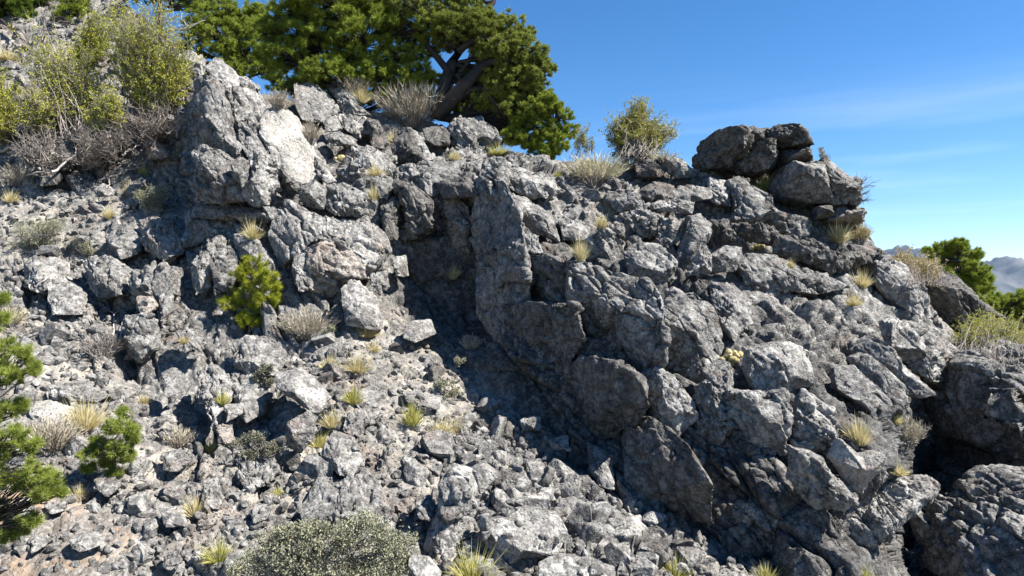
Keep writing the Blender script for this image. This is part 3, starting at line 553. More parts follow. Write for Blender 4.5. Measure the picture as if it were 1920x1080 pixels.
K('G',[(302,742),(402,572),(482,622),(602,562),(682,642),(742,732),(742,820),(340,820)],'rough grey outcrop behind the large sagebrush','mid',pro=.35,**b)
K('G',[(522,262),(622,252),(652,302),(602,372),(532,342)],'rough cubic boulder among the small scree stones','mid',pro=.3,**b)
K('G',[(880,690),(960,680),(1000,740),(960,800),(890,780)],'small dark angular boulder left of the tall pale slab','mid',pro=.35,**b)
K('G',[(1250,560),(1330,540),(1420,570),(1420,640),(1280,640)],'dark wedge shaped boulder in the talus','dark',pro=.35,**b)
K('G',[(1450,500),(1520,490),(1560,560),(1480,600)],'pale pointed boulder in the talus under the shaded wall','mid',pro=.3,**b)
K('G',[(820,150),(900,150),(1010,180),(1010,230),(920,250),(840,200)],'low dark overhung rock beside the tall green tuft','mid',pro=.25,**b)
K('G',[(1420,290),(1520,270),(1520,340),(1430,350)],'blue grey shaded boulder at the foot of the fin','mid',pro=.3,**b)
K('G',[(1560,390),(1660,370),(1670,440),(1580,450)],'shaded boulder against the wall below the fin','mid',pro=.3,**b)
K('F',[(822,52),(872,30),(920,60),(912,150),(852,172),(802,110)],'dark topped upright rock beside the black hollow','mid',pro=.4,**b)
K('F',[(1002,42),(1092,20),(1152,110),(1152,202),(1092,312),(1032,272),(1002,172)],'rough light outcrop between the two black hollows','light',pro=.35)
K('F',[(1172,62),(1250,10),(1382,20),(1402,120),(1332,250),(1250,300),(1192,222)],'lumpy dark outcrop left of the white topped boulder','mid',pro=.3)
K('F',[(1140,215),(1215,210),(1220,260),(1150,300)],'small pale stone leaning on the rough light outcrop','light',pro=.35,name='stone',cat='stone')
K('F',[(1090,320),(1170,320),(1180,400),(1100,410)],'brownish cubic stone above the dark sage','rust',pro=.3,name='stone',cat='stone')
K('F',[(802,742),(902,732),(932,832),(842,832)],'pale square stone in the lower left scree','light',pro=.2,name='stone',cat='stone')
K('F',[(1020,600),(1102,590),(1112,742),(1030,732)],'pale upright stone right of a straw tuft in the lower scree','light',pro=.22,name='stone',cat='stone')
K('F',[(342,902),(402,862),(482,872),(512,922),(402,962)],'dark grey stone lying on the orange soil edge','mid',pro=.18,name='stone',cat='stone')
K('F',[(152,892),(202,870),(262,902),(192,952)],'pale wedge stone on the orange soil','light',pro=.12,name='stone',cat='stone')
K('F',[(60,700),(120,680),(160,750),(60,740)],'white edged stone under the foreground pine twigs','light',pro=.15,name='stone',cat='stone')
K('F',[(215,720),(330,710),(320,750),(230,765)],'flat grey slab stone beside the foreground pine','mid',pro=.12,name='stone',cat='stone')
K('F',[(1255,760),(1300,720),(1380,740),(1340,800),(1280,810)],'pale blocky stone left of the large sagebrush','light',pro=.2,name='stone',cat='stone')
K('F',[(820,980),(880,960),(915,1020),(860,1050),(825,1030)],'grey rounded stone near the bottom edge left of the straw tuft','mid',pro=.15,name='stone',cat='stone')
K('F',[(240,150),(280,110),(460,130),(540,170),(480,200),(260,180)],'long flat overhung slab on the left scree','light',pro=.22,sz=.8)
K('F',[(150,210),(250,190),(330,230),(330,330),(200,340)],'smooth flat bedrock slab left of the long straw tuft','smooth',pro=.12,sz=.9,rough=.4)
K('F',[(1200,490),(1300,490),(1390,500),(1380,600),(1260,640),(1210,580)],'low grey outcrop below the dark sage','mid',pro=.25)
K('F',[(820,460),(900,440),(960,500),(900,550),(830,540)],'tan grey stone in the middle of the lower left scree','mid',pro=.2,name='stone',cat='stone')
K('F',[(480,590),(560,580),(600,630),(560,670),(480,650)],'shaded rock below the green seedling pine','mid',pro=.2,name='stone',cat='stone')
import time; t0 = time.time()
for a_, k_ in BL: crag_block(*a_, **k_)
print('blocks', len(BL), time.time()-t0)
# ---------------------------------------------------------------- what a sight line meets
bpy.context.view_layer.update(); deps = bpy.context.evaluated_depsgraph_get()
from mathutils.bvhtree import BVHTree
_V, _F, _k, _cnt, _who = [], [], 0, [], []
for o in [o for o in scene.objects if o.type == 'MESH' and o.name not in ('ground', 'mountain_range')]:
    me = o.data; v = np.empty(len(me.vertices)*3, np.float32); me.vertices.foreach_get('co', v); v = v.reshape(-1,3)+np.array(o.location[:])
    nl = len(me.loops); li = np.empty(nl, np.int32); me.loops.foreach_get('vertex_index', li)
    w = nl//len(me.polygons); fc = li.reshape(-1, w)
    if w == 4:      # the hillside: leave out what is far outside the frame
        fc = fc
    _cnt.append(len(fc)); _who.append(o.name.split('.')[0]); _V.append(v); _F += (fc+_k).tolist(); _k += len(v)
BVH = BVHTree.FromPolygons(np.concatenate(_V).tolist(), _F, all_triangles=False); del _V, _F
_cum = np.cumsum(_cnt)
def who(px, py):
    d = Vector(ray(px, py)); l, n, i, t = BVH.ray_cast(Vector((0,0,0)), d.normalized(), 400)
    return None if l is None else _who[int(np.searchsorted(_cum, i, side='right'))]
def hit(px, py, dflt=None):
    d = Vector(ray(px, py)); d.normalize(); l, n, i, t = BVH.ray_cast(Vector((0,0,0)), d, 400)
    if l is None: return None, None
    if n.dot(d) > 0: n = -n
    return np.array(l), np.array(n)
def down(x, y, z=60):
    l, n, i, t = BVH.ray_cast(Vector((x, y, z)), Vector((0,0,-1)), 400)
    return (np.array(l), np.array(n)) if l is not None else (None, None)
# ---------------------------------------------------------------- blades, tubes
def nrm(a): return a/(np.linalg.norm(a, axis=-1, keepdims=True)+1e-9)
def blades(P, D, L, W, rng, droop=0.0, seg=1):
    """thin pointed leaves: base P, direction D, length L, width W; returns V, tris"""
    n = len(P); D = nrm(D); S = nrm(np.cross(D, rng.normal(size=(n,3)))); L = np.broadcast_to(L, n)[:,None]; W = np.broadcast_to(W, n)[:,None]
    rows = []
    g = np.array([0,0,-1.0])
    for k in range(seg+1):
        t = k/(seg) if seg else 1
        c = P+D*L*t+g*droop*L*t*t*(np.linalg.norm(D[:, :2], axis=1, keepdims=True)+.25)
        if k < seg: rows += [c-S*W*.5*(1-.55*t), c+S*W*.5*(1-.55*t)]
        else: rows.append(c)
    V = np.stack(rows, 1).reshape(-1, 3); m = 2*seg+1; b0 = (np.arange(n)*m)[:,None]; T = []
    for k in range(seg-1): T += [b0+np.array([[2*k, 2*k+1, 2*k+3]]), b0+np.array([[2*k, 2*k+3, 2*k+2]])]
    T.append(b0+np.array([[2*seg-2, 2*seg-1, 2*seg]]))
    return V, np.concatenate(T)
def leaves(P, D, L, W, rng):
    """small diamond leaves"""
    n = len(P); D = nrm(D); S = nrm(np.cross(D, rng.normal(size=(n,3)))); L = np.broadcast_to(L, n)[:,None]; W = np.broadcast_to(W, n)[:,None]
    V = np.stack([P, P+D*L*.5+S*W*.5, P+D*L, P+D*L*.5-S*W*.5], 1).reshape(-1, 3)
    return V, (np.arange(n)*4)[:,None]+np.array([[0,1,2,3]])
def tubes(paths, rads, sides=5):
    Vs, Fs, k0 = [], [], 0; an = np.arange(sides)*2*math.pi/sides
    for p, r in zip(paths, rads):
        p = np.asarray(p, float); n = len(p); t = nrm(np.gradient(p, axis=0)); up = np.where(np.abs(t[:, 2:3]) > .9, [[1.0,0,0]], [[0,0,1.0]])
        a = nrm(np.cross(t, up)); b = np.cross(t, a); r = np.interp(np.linspace(0,1,n), np.linspace(0,1,len(r)), r)[:,None,None]
        V = p[:,None]+r*(a[:,None]*np.cos(an)[None,:,None]+b[:,None]*np.sin(an)[None,:,None]); Vs.append(V.reshape(-1,3))
        i = (np.arange(n-1)*sides)[:,None]; j = np.arange(sides)[None]; j2 = (j+1) % sides
        Fs.append(np.stack([i+j, i+j2, i+sides+j2, i+sides+j], -1).reshape(-1,4)+k0); k0 += n*sides
    return np.concatenate(Vs), np.concatenate(Fs)
def bez(a, b, c, n=8, jit=0, rng=None):
    t = np.linspace(0,1,n)[:,None]; p = (1-t)**2*a+2*t*(1-t)*b+t*t*c
    if jit: p[1:-1] += rng.normal(size=(n-2,3))*jit
    return p
class Bag:
    def __init__(s): s.V, s.F, s.k = [], {3: [], 4: []}, 0
    def add(s, V, Fc): s.V.append(np.asarray(V)); s.F[Fc.shape[1]].append(Fc+s.k); s.k += len(V)
    def build(s, name, mat, root, smooth=False):
        if not s.V: return
        me = new_mesh(name, np.concatenate(s.V)-np.array(root.location[:]), [np.concatenate(f) for f in s.F.values() if f])
        if smooth: me.polygons.foreach_set('use_smooth', np.ones(len(me.polygons), bool))
        return put(name, me, M[mat], parent=root)
def sph(rng, n): return nrm(rng.normal(size=(n,3)))
def at(px, py, Y): return ray(px, py)*Y
# a conifer: tapered trunk, limbs to each mass of foliage, needle tufts on twigs
def conifer(label, base, lobes, Y, mat, cat='tree', name='pinyon_pine', trunk_px=None, tr=.10, tuft=.10, needle=.055, nw=.006, dens=1.0, bark='bark', seed=1, squash=.85, group=None, lean=.0, gap=.0):
    rng = np.random.RandomState(seed); B = np.array(base, float); root = empty(name, tuple(B), label, cat, group)
    tb, cb = Bag(), Bag(); paths, rads = [], []
    cs = []
    for L in lobes:
        px, py, r = L[:3]; dy = L[3] if len(L) > 3 else rng.uniform(-.5,.5)*max(l[2] for l in lobes)/F*Y
        cs.append((at(px, py, Y+dy), r/F*Y))
    top = max(cs, key=lambda c: c[0][2])[0]
    if trunk_px is None: tp = bez(B-np.array([0,0,.25]), B+(top-B)*.5+rng.normal(size=3)*.08*np.linalg.norm(top-B), B+(top-B)*.9, 14, .01, rng)
    else: tp = np.array([at(x, y, Y+(q[0] if q else 0)) for x, y, *q in trunk_px])
    paths.append(tp); rads.append([tr*1.25, tr, tr*.8, tr*.5, tr*.22])
    for c, r in cs:
        # limb from the nearest lower point of the trunk
        d = np.linalg.norm(tp-c, axis=1)+np.clip(tp[:,2]-c[2]+.2*r, 0, None)*3; s = tp[int(np.argmin(d))]
        mid = (s+c)/2+np.array([0,0,-.12])*np.linalg.norm(c-s)+rng.normal(size=3)*.05; q = bez(s, mid, c, 9, .012*np.linalg.norm(c-s), rng)
        paths.append(q); rads.append([tr*.36, tr*.2, tr*.08])
        ns = max(7, int(56*dens*min(1.6, (r/.5)**.7+.3)))
        dirs = sph(rng, ns); dirs[:,2] = dirs[:,2]*.9+.12; rr = r*rng.uniform(.35, 1.1, ns)**.75
        sub = c+dirs*rr[:,None]*np.array([1,1,squash])
        for k in range(ns):
            sr = r*rng.uniform(.15, .27); e = sub[k]; st = q[rng.randint(3, 9)]
            tw = bez(st, (st+e)/2+rng.normal(size=3)*.1*r, e, 6, .01, rng); paths.append(tw); rads.append([tr*.07+.003, .0025])
            nt_ = max(8, int((sr/tuft)**2*11*dens+6))
            dd = sph(rng, nt_); dd = nrm(dd+dirs[k]*.5+np.array([0,0,.35])); tpnt = e+dd*sr*rng.uniform(.25, 1.0, nt_)[:,None]*np.array([1,1,.8])
            for v in tpnt[::5]: paths.append(np.array([e-dirs[k]*sr*.3, (e+v)/2+rng.normal(size=3)*.01, v])); rads.append([.005, .0025])
            m = 14; PP = np.repeat(tpnt, m, 0); ax = np.repeat(nrm(dd+dirs[k]*.3+[0,0,.45]), m, 0)
            PP = PP-ax*rng.uniform(0, tuft*.7, (len(PP),1)); DD = nrm(ax*.9+sph(rng, len(PP))*.85)
            cb.add(*blades(PP, DD, needle*rng.uniform(.7,1.25,len(PP)), nw, rng))
    tb.add(*tubes(paths, rads, 5)); tb.build('trunk', bark, root, True); cb.build('crown', mat, root)
    return root
# a shrub of many stems with small leaves
def leafy_shrub(label, basepx, lobes, Y, mat, nst=60, nl=26, ls=.022, cat='shrub', name='leafy_shrub', stem='twig', seed=1, spread=.12, sr=.010, kink=.08, B=None, twigs=3, group=None, lf='leaf'):
    rng = np.random.RandomState(seed)
    if B is None:
        B, _ = hit(*basepx)
        if B is None or abs(B[1]-Y) > 3: B = at(basepx[0], basepx[1], Y)
    Y = B[1] if Y is None else Y
    root = empty(name, tuple(B), label, cat, group); sb, lb = Bag(), Bag(); paths, rads = [], []
    wts = np.array([l[2]**1.6 for l in lobes], float); wts /= wts.sum()
    for k in range(nst):
        px, py, r = lobes[rng.choice(len(lobes), p=wts)][:3]; rm = r/F*Y
        e = at(px, py, Y)+sph(rng,1)[0]*rm*rng.uniform(.2,1)**.5; s = B+rng.normal(size=3)*spread*[1,1,.2]; s[2] -= .04
        h = np.linalg.norm(e-s); mid = s+(e-s)*.45+np.array([(e-s)[0]*-.1, 0, .12*h])+rng.normal(size=3)*kink*h
        q = bez(s, mid, e, 9, .012*h, rng); paths.append(q); rads.append([sr*rng.uniform(.6,1.5), sr*.6, .002])
        ends = [q[4:]]
        for _ in range(twigs):
            i0 = rng.randint(3, 8); a = q[i0]; b_ = a+nrm((e-s)[None])[0]*h*.16+sph(rng,1)[0]*h*.18; w = bez(a, (a+b_)/2+rng.normal(size=3)*.02, b_, 5, .006, rng); paths.append(w); rads.append([.004, .0015]); ends.append(w[1:])
        pts = np.concatenate([p[:-1][:,None]+(p[1:]-p[:-1])[:,None]*rng.uniform(0,1,(len(p)-1, 3))[...,None] for p in ends]).reshape(-1,3)
        if nl:
            PP = pts[rng.randint(0, len(pts), nl)]+rng.normal(size=(nl,3))*ls*.5; DD = sph(rng, nl)+[0,0,.5]
            lb.add(*leaves(PP, DD, ls*rng.uniform(.6,1.3,nl), ls*.55, rng))
    sb.add(*tubes(paths, rads, 4)); sb.build('stems', stem, root, True)
    if nl: lb.build('foliage', mat, root)
    return root
# a brush of fine upright stems
def brush(label, basepx, w, h, mat='brush', n=420, cat='shrub', name='dry_brush', seed=1, stemw=.006, group=None, tips=True):
    rng = np.random.RandomState(seed); B, nn = hit(*basepx)
    if B is None: return
    Y = B[1]; w = w/F*Y; h = h/F*Y; root = empty(name, tuple(B), label, cat, group); sb, tb = Bag(), Bag()
    a = rng.uniform(0, 2*math.pi, n); rad = rng.uniform(0,1,n)**.6
    D = np.stack([np.cos(a)*rad*w*.55/h, np.sin(a)*rad*w*.5/h, np.ones(n)*(1-.35*rad**2)], 1)
    P = B+np.stack([np.cos(a)*rad*w*.16, np.sin(a)*rad*w*.16, -.04+0*a], 1); L = h*rng.uniform(.65,1.12,n)
    paths = [bez(P[k], P[k]+D[k]*L[k]*.5+rng.normal(size=3)*.03*h+[0,0,.05*h], P[k]+D[k]*L[k], 5, .01*h, rng) for k in range(n//3)]
    sb.add(*tubes(paths, [[stemw*.8, .0016]]*len(paths), 3)); sb.build('stems', 'twig', root)
    # finer shoots from mid height to the tips
    m = n*5; i = rng.randint(0, n, m); t = rng.uniform(.35,.95,m)[:,None]; s = P[i]+D[i]*L[i][:,None]*t; d = nrm(D[i]+rng.normal(size=(m,3))*.38)
    tb.add(*blades(s, d, h*rng.uniform(.10,.28,m), stemw*1.15, rng)); tb.build('shoots', mat, root)
    return root
def sage(label, lobes, Y, mat='sage', dens=1.0, seed=1, basepx=None, ls=.020, name='sagebrush', group=None):
    rng = np.random.RandomState(seed); bx, by = basepx or (np.mean([l[0] for l in lobes]), max(l[1]+l[2]*.5 for l in lobes))
    B, _ = hit(bx, by)
    if B is None or (Y and abs(B[1]-Y) > 1.5): B = at(bx, by, Y)
    Yl = Y or B[1]; root = empty(name, tuple(B), label, 'shrub', group); sb, lb = Bag(), Bag(); paths, rads = [], []
    for px, py, r in lobes:
        c = at(px, py, Yl); rm = r/F*Yl; nsb = int(max(10, 34*dens*(rm/.25)**1.5))
        dirs = sph(rng, nsb); dirs[:,2] = np.abs(dirs[:,2])*.9-.12; E = c+dirs*rm*rng.uniform(.4,1.25,nsb)[:,None]
        for e in E:
            s = B*.5+c*.5+rng.normal(size=3)*rm*.25; s[2] = c[2]-rm*.7; paths.append(bez(s, (s+e)/2+[0,0,-.03], e, 5, .008, rng)); rads.append([.006,.002])
        nl = 80; PP = np.repeat(E, nl, 0)+rng.normal(size=(nsb*nl,3))*min(rm*.2, .04); DD = nrm(np.repeat(dirs, nl, 0)*.6+sph(rng, nsb*nl)+[0,0,.5])
        lb.add(*leaves(PP, DD, ls*rng.uniform(.6,1.3,len(PP)), ls*.5, rng))
    sb.add(*tubes(paths, rads, 3)); sb.build('stems', 'twig', root); lb.build('foliage', mat, root)
    return root
def grass(label, px, py, h, w=None, mat='straw', n=None, seed=1, droop=.35, group=None, stalks=True):
    rng = np.random.RandomState(seed*31+int(px)); B, nn = hit(px, py)
    if B is None: return
    w = w or h*.9; Y = B[1]; h = h/F*Y; w = w/F*Y; n = n or int(150+w*1200); root_l = B
    a = rng.uniform(0,2*math.pi,n); rad = rng.uniform(0,1,n)**.7; P = np.stack([np.cos(a)*rad*w*.22, np.sin(a)*rad*w*.22, -.03+0*a], 1)
    D = np.stack([np.cos(a)*rad*w*.75/h, np.sin(a)*rad*w*.75/h, 1-.25*rad], 1)+rng.normal(size=(n,3))*.10
    V, T = blades(P, D, h*rng.uniform(.5,1.1,n), .0052, rng, droop, 3)
    if stalks:
        m = n//8; V2, T2 = blades(P[:m], D[:m]*[.6,.6,1.0], h*rng.uniform(1.0,1.45,m), .005, rng, .1, 2); T = np.concatenate([T, T2+len(V)]); V = np.concatenate([V, V2])
    me = new_mesh('grass_tuft', V, T); return put('grass_tuft', me, M[mat], tuple(B), label=label, category='grass', group=group)
def deadwood(label, pts_list, name='dead_branch', cat='branch', Y=None, r=.018, seed=1, mat='dead', fork=3, up=.0, lift=.05):
    rng = np.random.RandomState(seed); B = None; paths, rads = [], []
    for pts in pts_list:
        q = []
        for x, y in pts:
            h_, n_ = hit(x, y)
            p = at(x, y, Y) if Y or h_ is None else h_+n_*lift
            q.append(p)
        q = np.array(q); 
        if B is None: B = q[0]
        t = np.linspace(0, len(q)-1, 4*len(q)); qq = np.stack([np.interp(t, range(len(q)), q[:,k]) for k in range(3)], 1); qq[1:-1] += rng.normal(size=(len(qq)-2,3))*r*.5
        paths.append(qq); rads.append([r, r*.7, r*.25]); Lm = np.linalg.norm(q[-1]-q[0])
        for _ in range(fork):
            i = rng.randint(len(qq)//3, len(qq)-1); e = qq[i]+(q[-1]-q[0])*.25+rng.normal(size=3)*Lm*.14*[1,.5,1]; paths.append(bez(qq[i], (qq[i]+e)/2+rng.normal(size=3)*Lm*.05, e, 6, Lm*.01, rng)); rads.append([r*.4, r*.12])
    V, Fc = tubes(paths, rads, 5); me = new_mesh(name, V-B, Fc); me.polygons.foreach_set('use_smooth', np.ones(len(me.polygons), bool))
    return put(name, me, M[mat], tuple(B), label=label, category=cat)
def gbase(px, Y, up=0):
    x = (px-960)/F*Y; l, n = down(x, Y); return l if l is not None else at(px, 300, Y)
# ---------------------------------------------------------------- trees on and behind the ridge
t0 = time.time()
conifer('bright green bushy pine on the ridge, centre of the top edge', gbase(640, 13.2), [(560,70,62),(620,35,66),(690,70,66),(745,120,48),(640,110,60),(575,130,44),(520,95,46),(700,140,36),(600,-15,60),(680,-5,50),(770,150,26),(610,150,26),(660,160,24),(545,20,46),(735,60,40),(785,95,40),(800,50,34),(740,20,44),(790,140,28),(560,160,22),(740,165,24),(700,10,50),(500,60,30),(520,160,24),(560,172,22),(620,178,26),(680,180,26),(740,188,26),(790,182,26),(815,150,24)], 13.0, 'pine', seed=3, tr=.12, needle=.07, nw=.008, dens=1.0)
conifer('low bright pine bough in front of the bushy pine, touching the ridge', gbase(610, 12.6), [(600,132,30),(630,128,24),(580,145,20),(650,140,18)], 12.35, 'pine', seed=5, tr=.05, dens=1.2, nw=.008)
conifer('bushy green pine behind the top of the left crag', gbase(440, 14.6), [(415,70,52),(460,105,48),(375,60,36),(480,50,36),(440,45,42),(410,22,36),(500,125,34),(440,135,30),(385,30,30),(360,95,26),(478,18,18)], 14.4, 'pine', seed=7, tr=.11, nw=.0085, needle=.06)
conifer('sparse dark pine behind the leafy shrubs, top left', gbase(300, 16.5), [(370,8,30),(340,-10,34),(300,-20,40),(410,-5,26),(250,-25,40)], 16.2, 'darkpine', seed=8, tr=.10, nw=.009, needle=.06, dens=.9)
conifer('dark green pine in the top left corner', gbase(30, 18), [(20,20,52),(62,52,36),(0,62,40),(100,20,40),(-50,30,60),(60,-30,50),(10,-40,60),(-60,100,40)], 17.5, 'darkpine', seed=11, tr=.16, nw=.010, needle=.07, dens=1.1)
conifer('small lighter pine right of the dark corner pine', gbase(140, 17), [(135,35,34),(165,25,24),(110,60,24),(150,60,22),(140,5,26)], 16.6, 'pine', seed=12, tr=.08, nw=.009)
conifer('large old juniper with twisted black limbs leaning right over the ridge', at(838,185,12.6),
  [(860,55,40),(905,45,42),(950,60,44),(985,100,38),(1000,145,34),(940,100,40),(890,20,34),(850,20,34),(815,45,30),(790,15,30),(760,5,30),(830,85,24),(965,150,38),(930,170,34),(990,180,30),(920,130,34),(880,-20,40),(820,-25,36),(955,195,30),(1005,215,24),(960,125,42),(985,160,40),(925,90,44),(975,225,30),(940,225,26),(900,70,44),(1010,180,26),(1018,118,16),(1035,128,10),(900,190,26),(915,150,30),(970,245,24),(930,195,34),(960,205,34),(985,70,24),(870,130,16)],
  12.7, 'juniper', name='juniper_tree', trunk_px=[(822,222),(830,180),(838,150),(848,120),(862,92),(880,65),(900,35),(925,5),(935,-30)], tr=.145, seed=21, nw=.0085, needle=.045, tuft=.08, dens=1.25)
def limb(root, pts, Y, rr, seed):
    rng = np.random.RandomState(seed); q = np.array([at(x, y, Y+d) for x, y, d in pts]); t = np.linspace(0, len(q)-1, 5*len(q))
    from_ = np.stack([np.interp(t, range(len(q)), q[:,k]) for k in range(3)], 1)
    for _ in range(3): from_[1:-1] = (from_[:-2]+from_[1:-1]*2+from_[2:])/4
    V, Fc = tubes([from_], [rr], 8); me = new_mesh('limb', V-np.array(root.location[:]), Fc); me.polygons.foreach_set('use_smooth', np.ones(len(me.polygons), bool)); put('limb', me, M['bark'], parent=root)
jt = scene.objects['juniper_tree']
limb(jt, [(818,215,0),(845,190,-.1),(880,150,-.2),(905,122,-.2),(940,110,-.2),(975,120,-.2)], 12.6, [.17,.15,.10,.06,.03], 1)
limb(jt, [(830,205,-.05),(868,172,-.15),(905,165,-.1),(940,178,0),(970,190,.1)], 12.6, [.12,.09,.06,.035,.015], 2)
limb(jt, [(845,140,0),(822,110,.1),(800,85,.2),(790,50,.2),(800,10,.2)], 12.6, [.07,.06,.05,.03], 3)
limb(jt, [(868,160,-.1),(858,140,-.1),(872,125,-.1),(880,112,-.1)], 12.6, [.05,.04,.035,.03], 4)
limb(jt, [(860,95,0),(895,70,-.2),(930,75,-.3),(965,80,-.3)], 12.6, [.07,.05,.03,.015], 5)
limb(jt, [(880,150,-.2),(900,120,-.2),(930,100,-.1),(945,70,-.1)], 12.6, [.06,.045,.03,.015], 7)
limb(jt, [(905,165,-.2),(930,195,-.2),(950,225,-.1)], 12.6, [.04,.025,.01], 8)
limb(jt, [(985,120,0),(1015,112,0),(1035,122,0),(1048,132,0)], 12.6, [.02,.015,.008,.004], 6)
conifer('shaded green bush under the leaning juniper', gbase(890, 13.6), [(870,205,26),(900,210,26),(850,190,20),(930,215,24),(885,225,22),(940,240,22),(965,255,22),(860,225,22),(905,240,20)], 13.5, 'pine', seed=25, tr=.05, nw=.008)
conifer('rounded green pine at the right foot of the juniper', gbase(1030, 12.6), [(1010,205,28),(1045,220,30),(1065,245,22),(1010,245,30),(975,235,24),(1040,258,22),(1030,190,20),(985,262,22),(1000,275,22),(1050,278,20),(1025,285,20),(960,258,20)], 12.4, 'pine', seed=26, tr=.07, nw=.008, needle=.055, dens=1.2)
leafy_shrub('olive green shrub standing against the sky, left of the summit pile', (1195,290), [(1185,225,30),(1165,245,30),(1215,250,34),(1250,250,22),(1145,245,18),(1195,205,18),(1230,265,26),(1160,270,24),(1265,245,9),(1200,195,12)], 11.7, 'olive', nst=260, nl=110, ls=.032, seed=31, spread=.15, sr=.005, name='olive_shrub', twigs=4)
brush('grey leafless brush between the rounded pine and the olive shrub', (1105,293), 60, 55, 'brush', n=200, seed=33)
leafy_shrub('small thin bush with yellow tips right of the rounded pine', (1092,290), [(1092,245,16),(1105,262,14),(1085,262,12)], 11.9, 'olive', nst=30, nl=60, ls=.025, seed=34, sr=.004)
# leafy shrubs on the upper left
leafy_shrub('big twiggy yellow green shrub above the shaded hollow, upper left', (292,236), [(225,62,44),(275,50,50),(320,70,38),(345,60,26),(290,150,50),(240,90,46),(345,130,24),(250,115,46),(300,120,44),(260,160,36),(325,165,26),(215,110,30),(255,185,22),(300,15,36),(335,110,20),(225,20,34)], 11.6, 'mahogany', nst=330, nl=110, ls=.029, seed=41, spread=.16, sr=.007, twigs=4)
leafy_shrub('gnarled shrub with pale bare lower stems beside the big twiggy one', (145,262), [(105,110,40),(140,130,36),(75,120,34),(160,160,26),(110,160,30),(60,90,28),(150,90,28),(190,150,20)], 11.7, 'mahogany', nst=170, nl=110, ls=.029, seed=42, spread=.14, sr=.008, twigs=4)
leafy_shrub('yellow green shrub at the left edge above the dead roots', (0,262), [(8,190,30),(-15,160,36),(18,225,22),(5,140,26),(-20,210,30)], 11.0, 'mahogany', nst=110, nl=110, ls=.029, seed=43, spread=.12, sr=.007)
leafy_shrub('pale bare leafless sapling near the top left corner', (88,100), [(78,25,18),(100,45,18),(70,50,12),(92,10,14)], 14.5, 'brush', nst=12, nl=0, sr=.014, seed=44, name='bare_sapling', stem='dead', cat='sapling')
leafy_shrub('brown leafless thicket in the hollow beneath the big twiggy shrub', (300,262), [(285,215,30),(325,205,26),(270,240,24),(330,235,20),(245,215,18)], 10.9, 'twig', nst=90, nl=0, sr=.008, seed=45, name='dead_thicket', kink=.16)
leafy_shrub('brown twiggy plant against the tan pink block', (222,282), [(225,235,18),(240,255,14),(212,262,12)], 10.8, 'twig', nst=26, nl=0, sr=.006, seed=46, name='dead_thicket')
leafy_shrub('pale green shrub high on the hill between the corner pine and the big twiggy shrub', (175,120), [(170,60,26),(195,35,24),(150,95,24),(185,85,22)], 13.2, 'mahogany', nst=120, nl=100, ls=.029, seed=47, spread=.15, sr=.007)
leafy_shrub('tangled half bare shrub in front of the gnarled one', (90,250), [(60,165,26),(85,190,26),(45,205,22),(110,200,24),(75,225,20)], 11.2, 'mahogany', nst=90, nl=46, ls=.030, seed=48, spread=.15, sr=.009, stem='dead')
leafy_shrub('half bare shrub between the gnarled one and the big twiggy shrub', (205,255), [(190,195,24),(215,205,20),(175,220,20),(200,175,20)], 11.2, 'mahogany', nst=120, nl=50, ls=.030, seed=49, spread=.12, sr=.008, stem='dead')
leafy_shrub('grey dead thicket under the gnarled shrub at the far left', (70,300), [(50,265,26),(85,255,24),(110,285,22),(30,290,18)], 10.9, 'twig', nst=110, nl=0, sr=.007, seed=50, name='dead_thicket', kink=.2)
leafy_shrub('grey dead thicket between the two shaded blocks of the upper left', (180,310), [(165,275,22),(195,260,22),(150,245,20),(215,290,18)], 10.8, 'twig', nst=90, nl=0, sr=.007, seed=54, name='dead_thicket', kink=.2)
brush('grey twiggy brush on the crest right of the rounded green pine', (1085,296), 40, 36, 'brush', n=180, seed=87)
brush('grey brush at the foot of the bushy pines on the ridge', (660,172), 60, 30, 'brush', n=180, seed=88)
# young pines
conifer('bright yellow green sapling pine growing at the foot of the left crag', (hit(470,628)[0]+[0,-.05,0]), [(476,497,22),(500,520,17),(452,515,17),(478,535,24),(510,540,15),(455,555,22),(500,565,20),(430,570,17),(478,585,20),(515,560,11),(460,600,17),(482,610,13)], hit(470,628)[0][1]-.1, 'pinebright', seed=51, tr=.022, tuft=.07, needle=.065, nw=.0048, dens=.55, bark='twig', cat='sapling', name='young_pine')
conifer('deep green seedling pine in the lower left scree', (hit(195,892)[0]+[0,-.03,0]), [(232,775,12),(212,800,18),(240,808,16),(190,832,20),(225,840,22),(250,820,12),(168,850,16),(200,865,20),(240,858,14),(165,878,12),(215,885,10)], hit(195,892)[0][1]-.12, 'pinegreen', seed=52, tr=.018, tuft=.06, needle=.055, nw=.004, dens=.6, bark='twig', cat='sapling', name='young_pine')
conifer('foreground pine reaching in from the left edge with sunlit boughs', at(-160,1120,4.7), [(12,655,22),(45,668,18),(62,690,14),(25,705,20),(-10,690,26),(10,775,24),(35,760,16),(20,820,30),(55,835,22),(-5,850,30),(60,885,26),(95,900,18),(85,925,20),(40,905,22),(5,895,22),(115,925,8),(35,990,22),(60,975,16),(10,1000,22),(-10,960,26),(4,595,10),(-30,620,24),(6,560,9),(-60,780,50),(-70,900,50)], 4.6, 'pinegreen', seed=53, tr=.018, tuft=.05, needle=.050, nw=.0026, dens=.6, trunk_px=[(-170,1130),(-150,1000),(-130,880),(-110,760),(-90,640),(-80,540)])
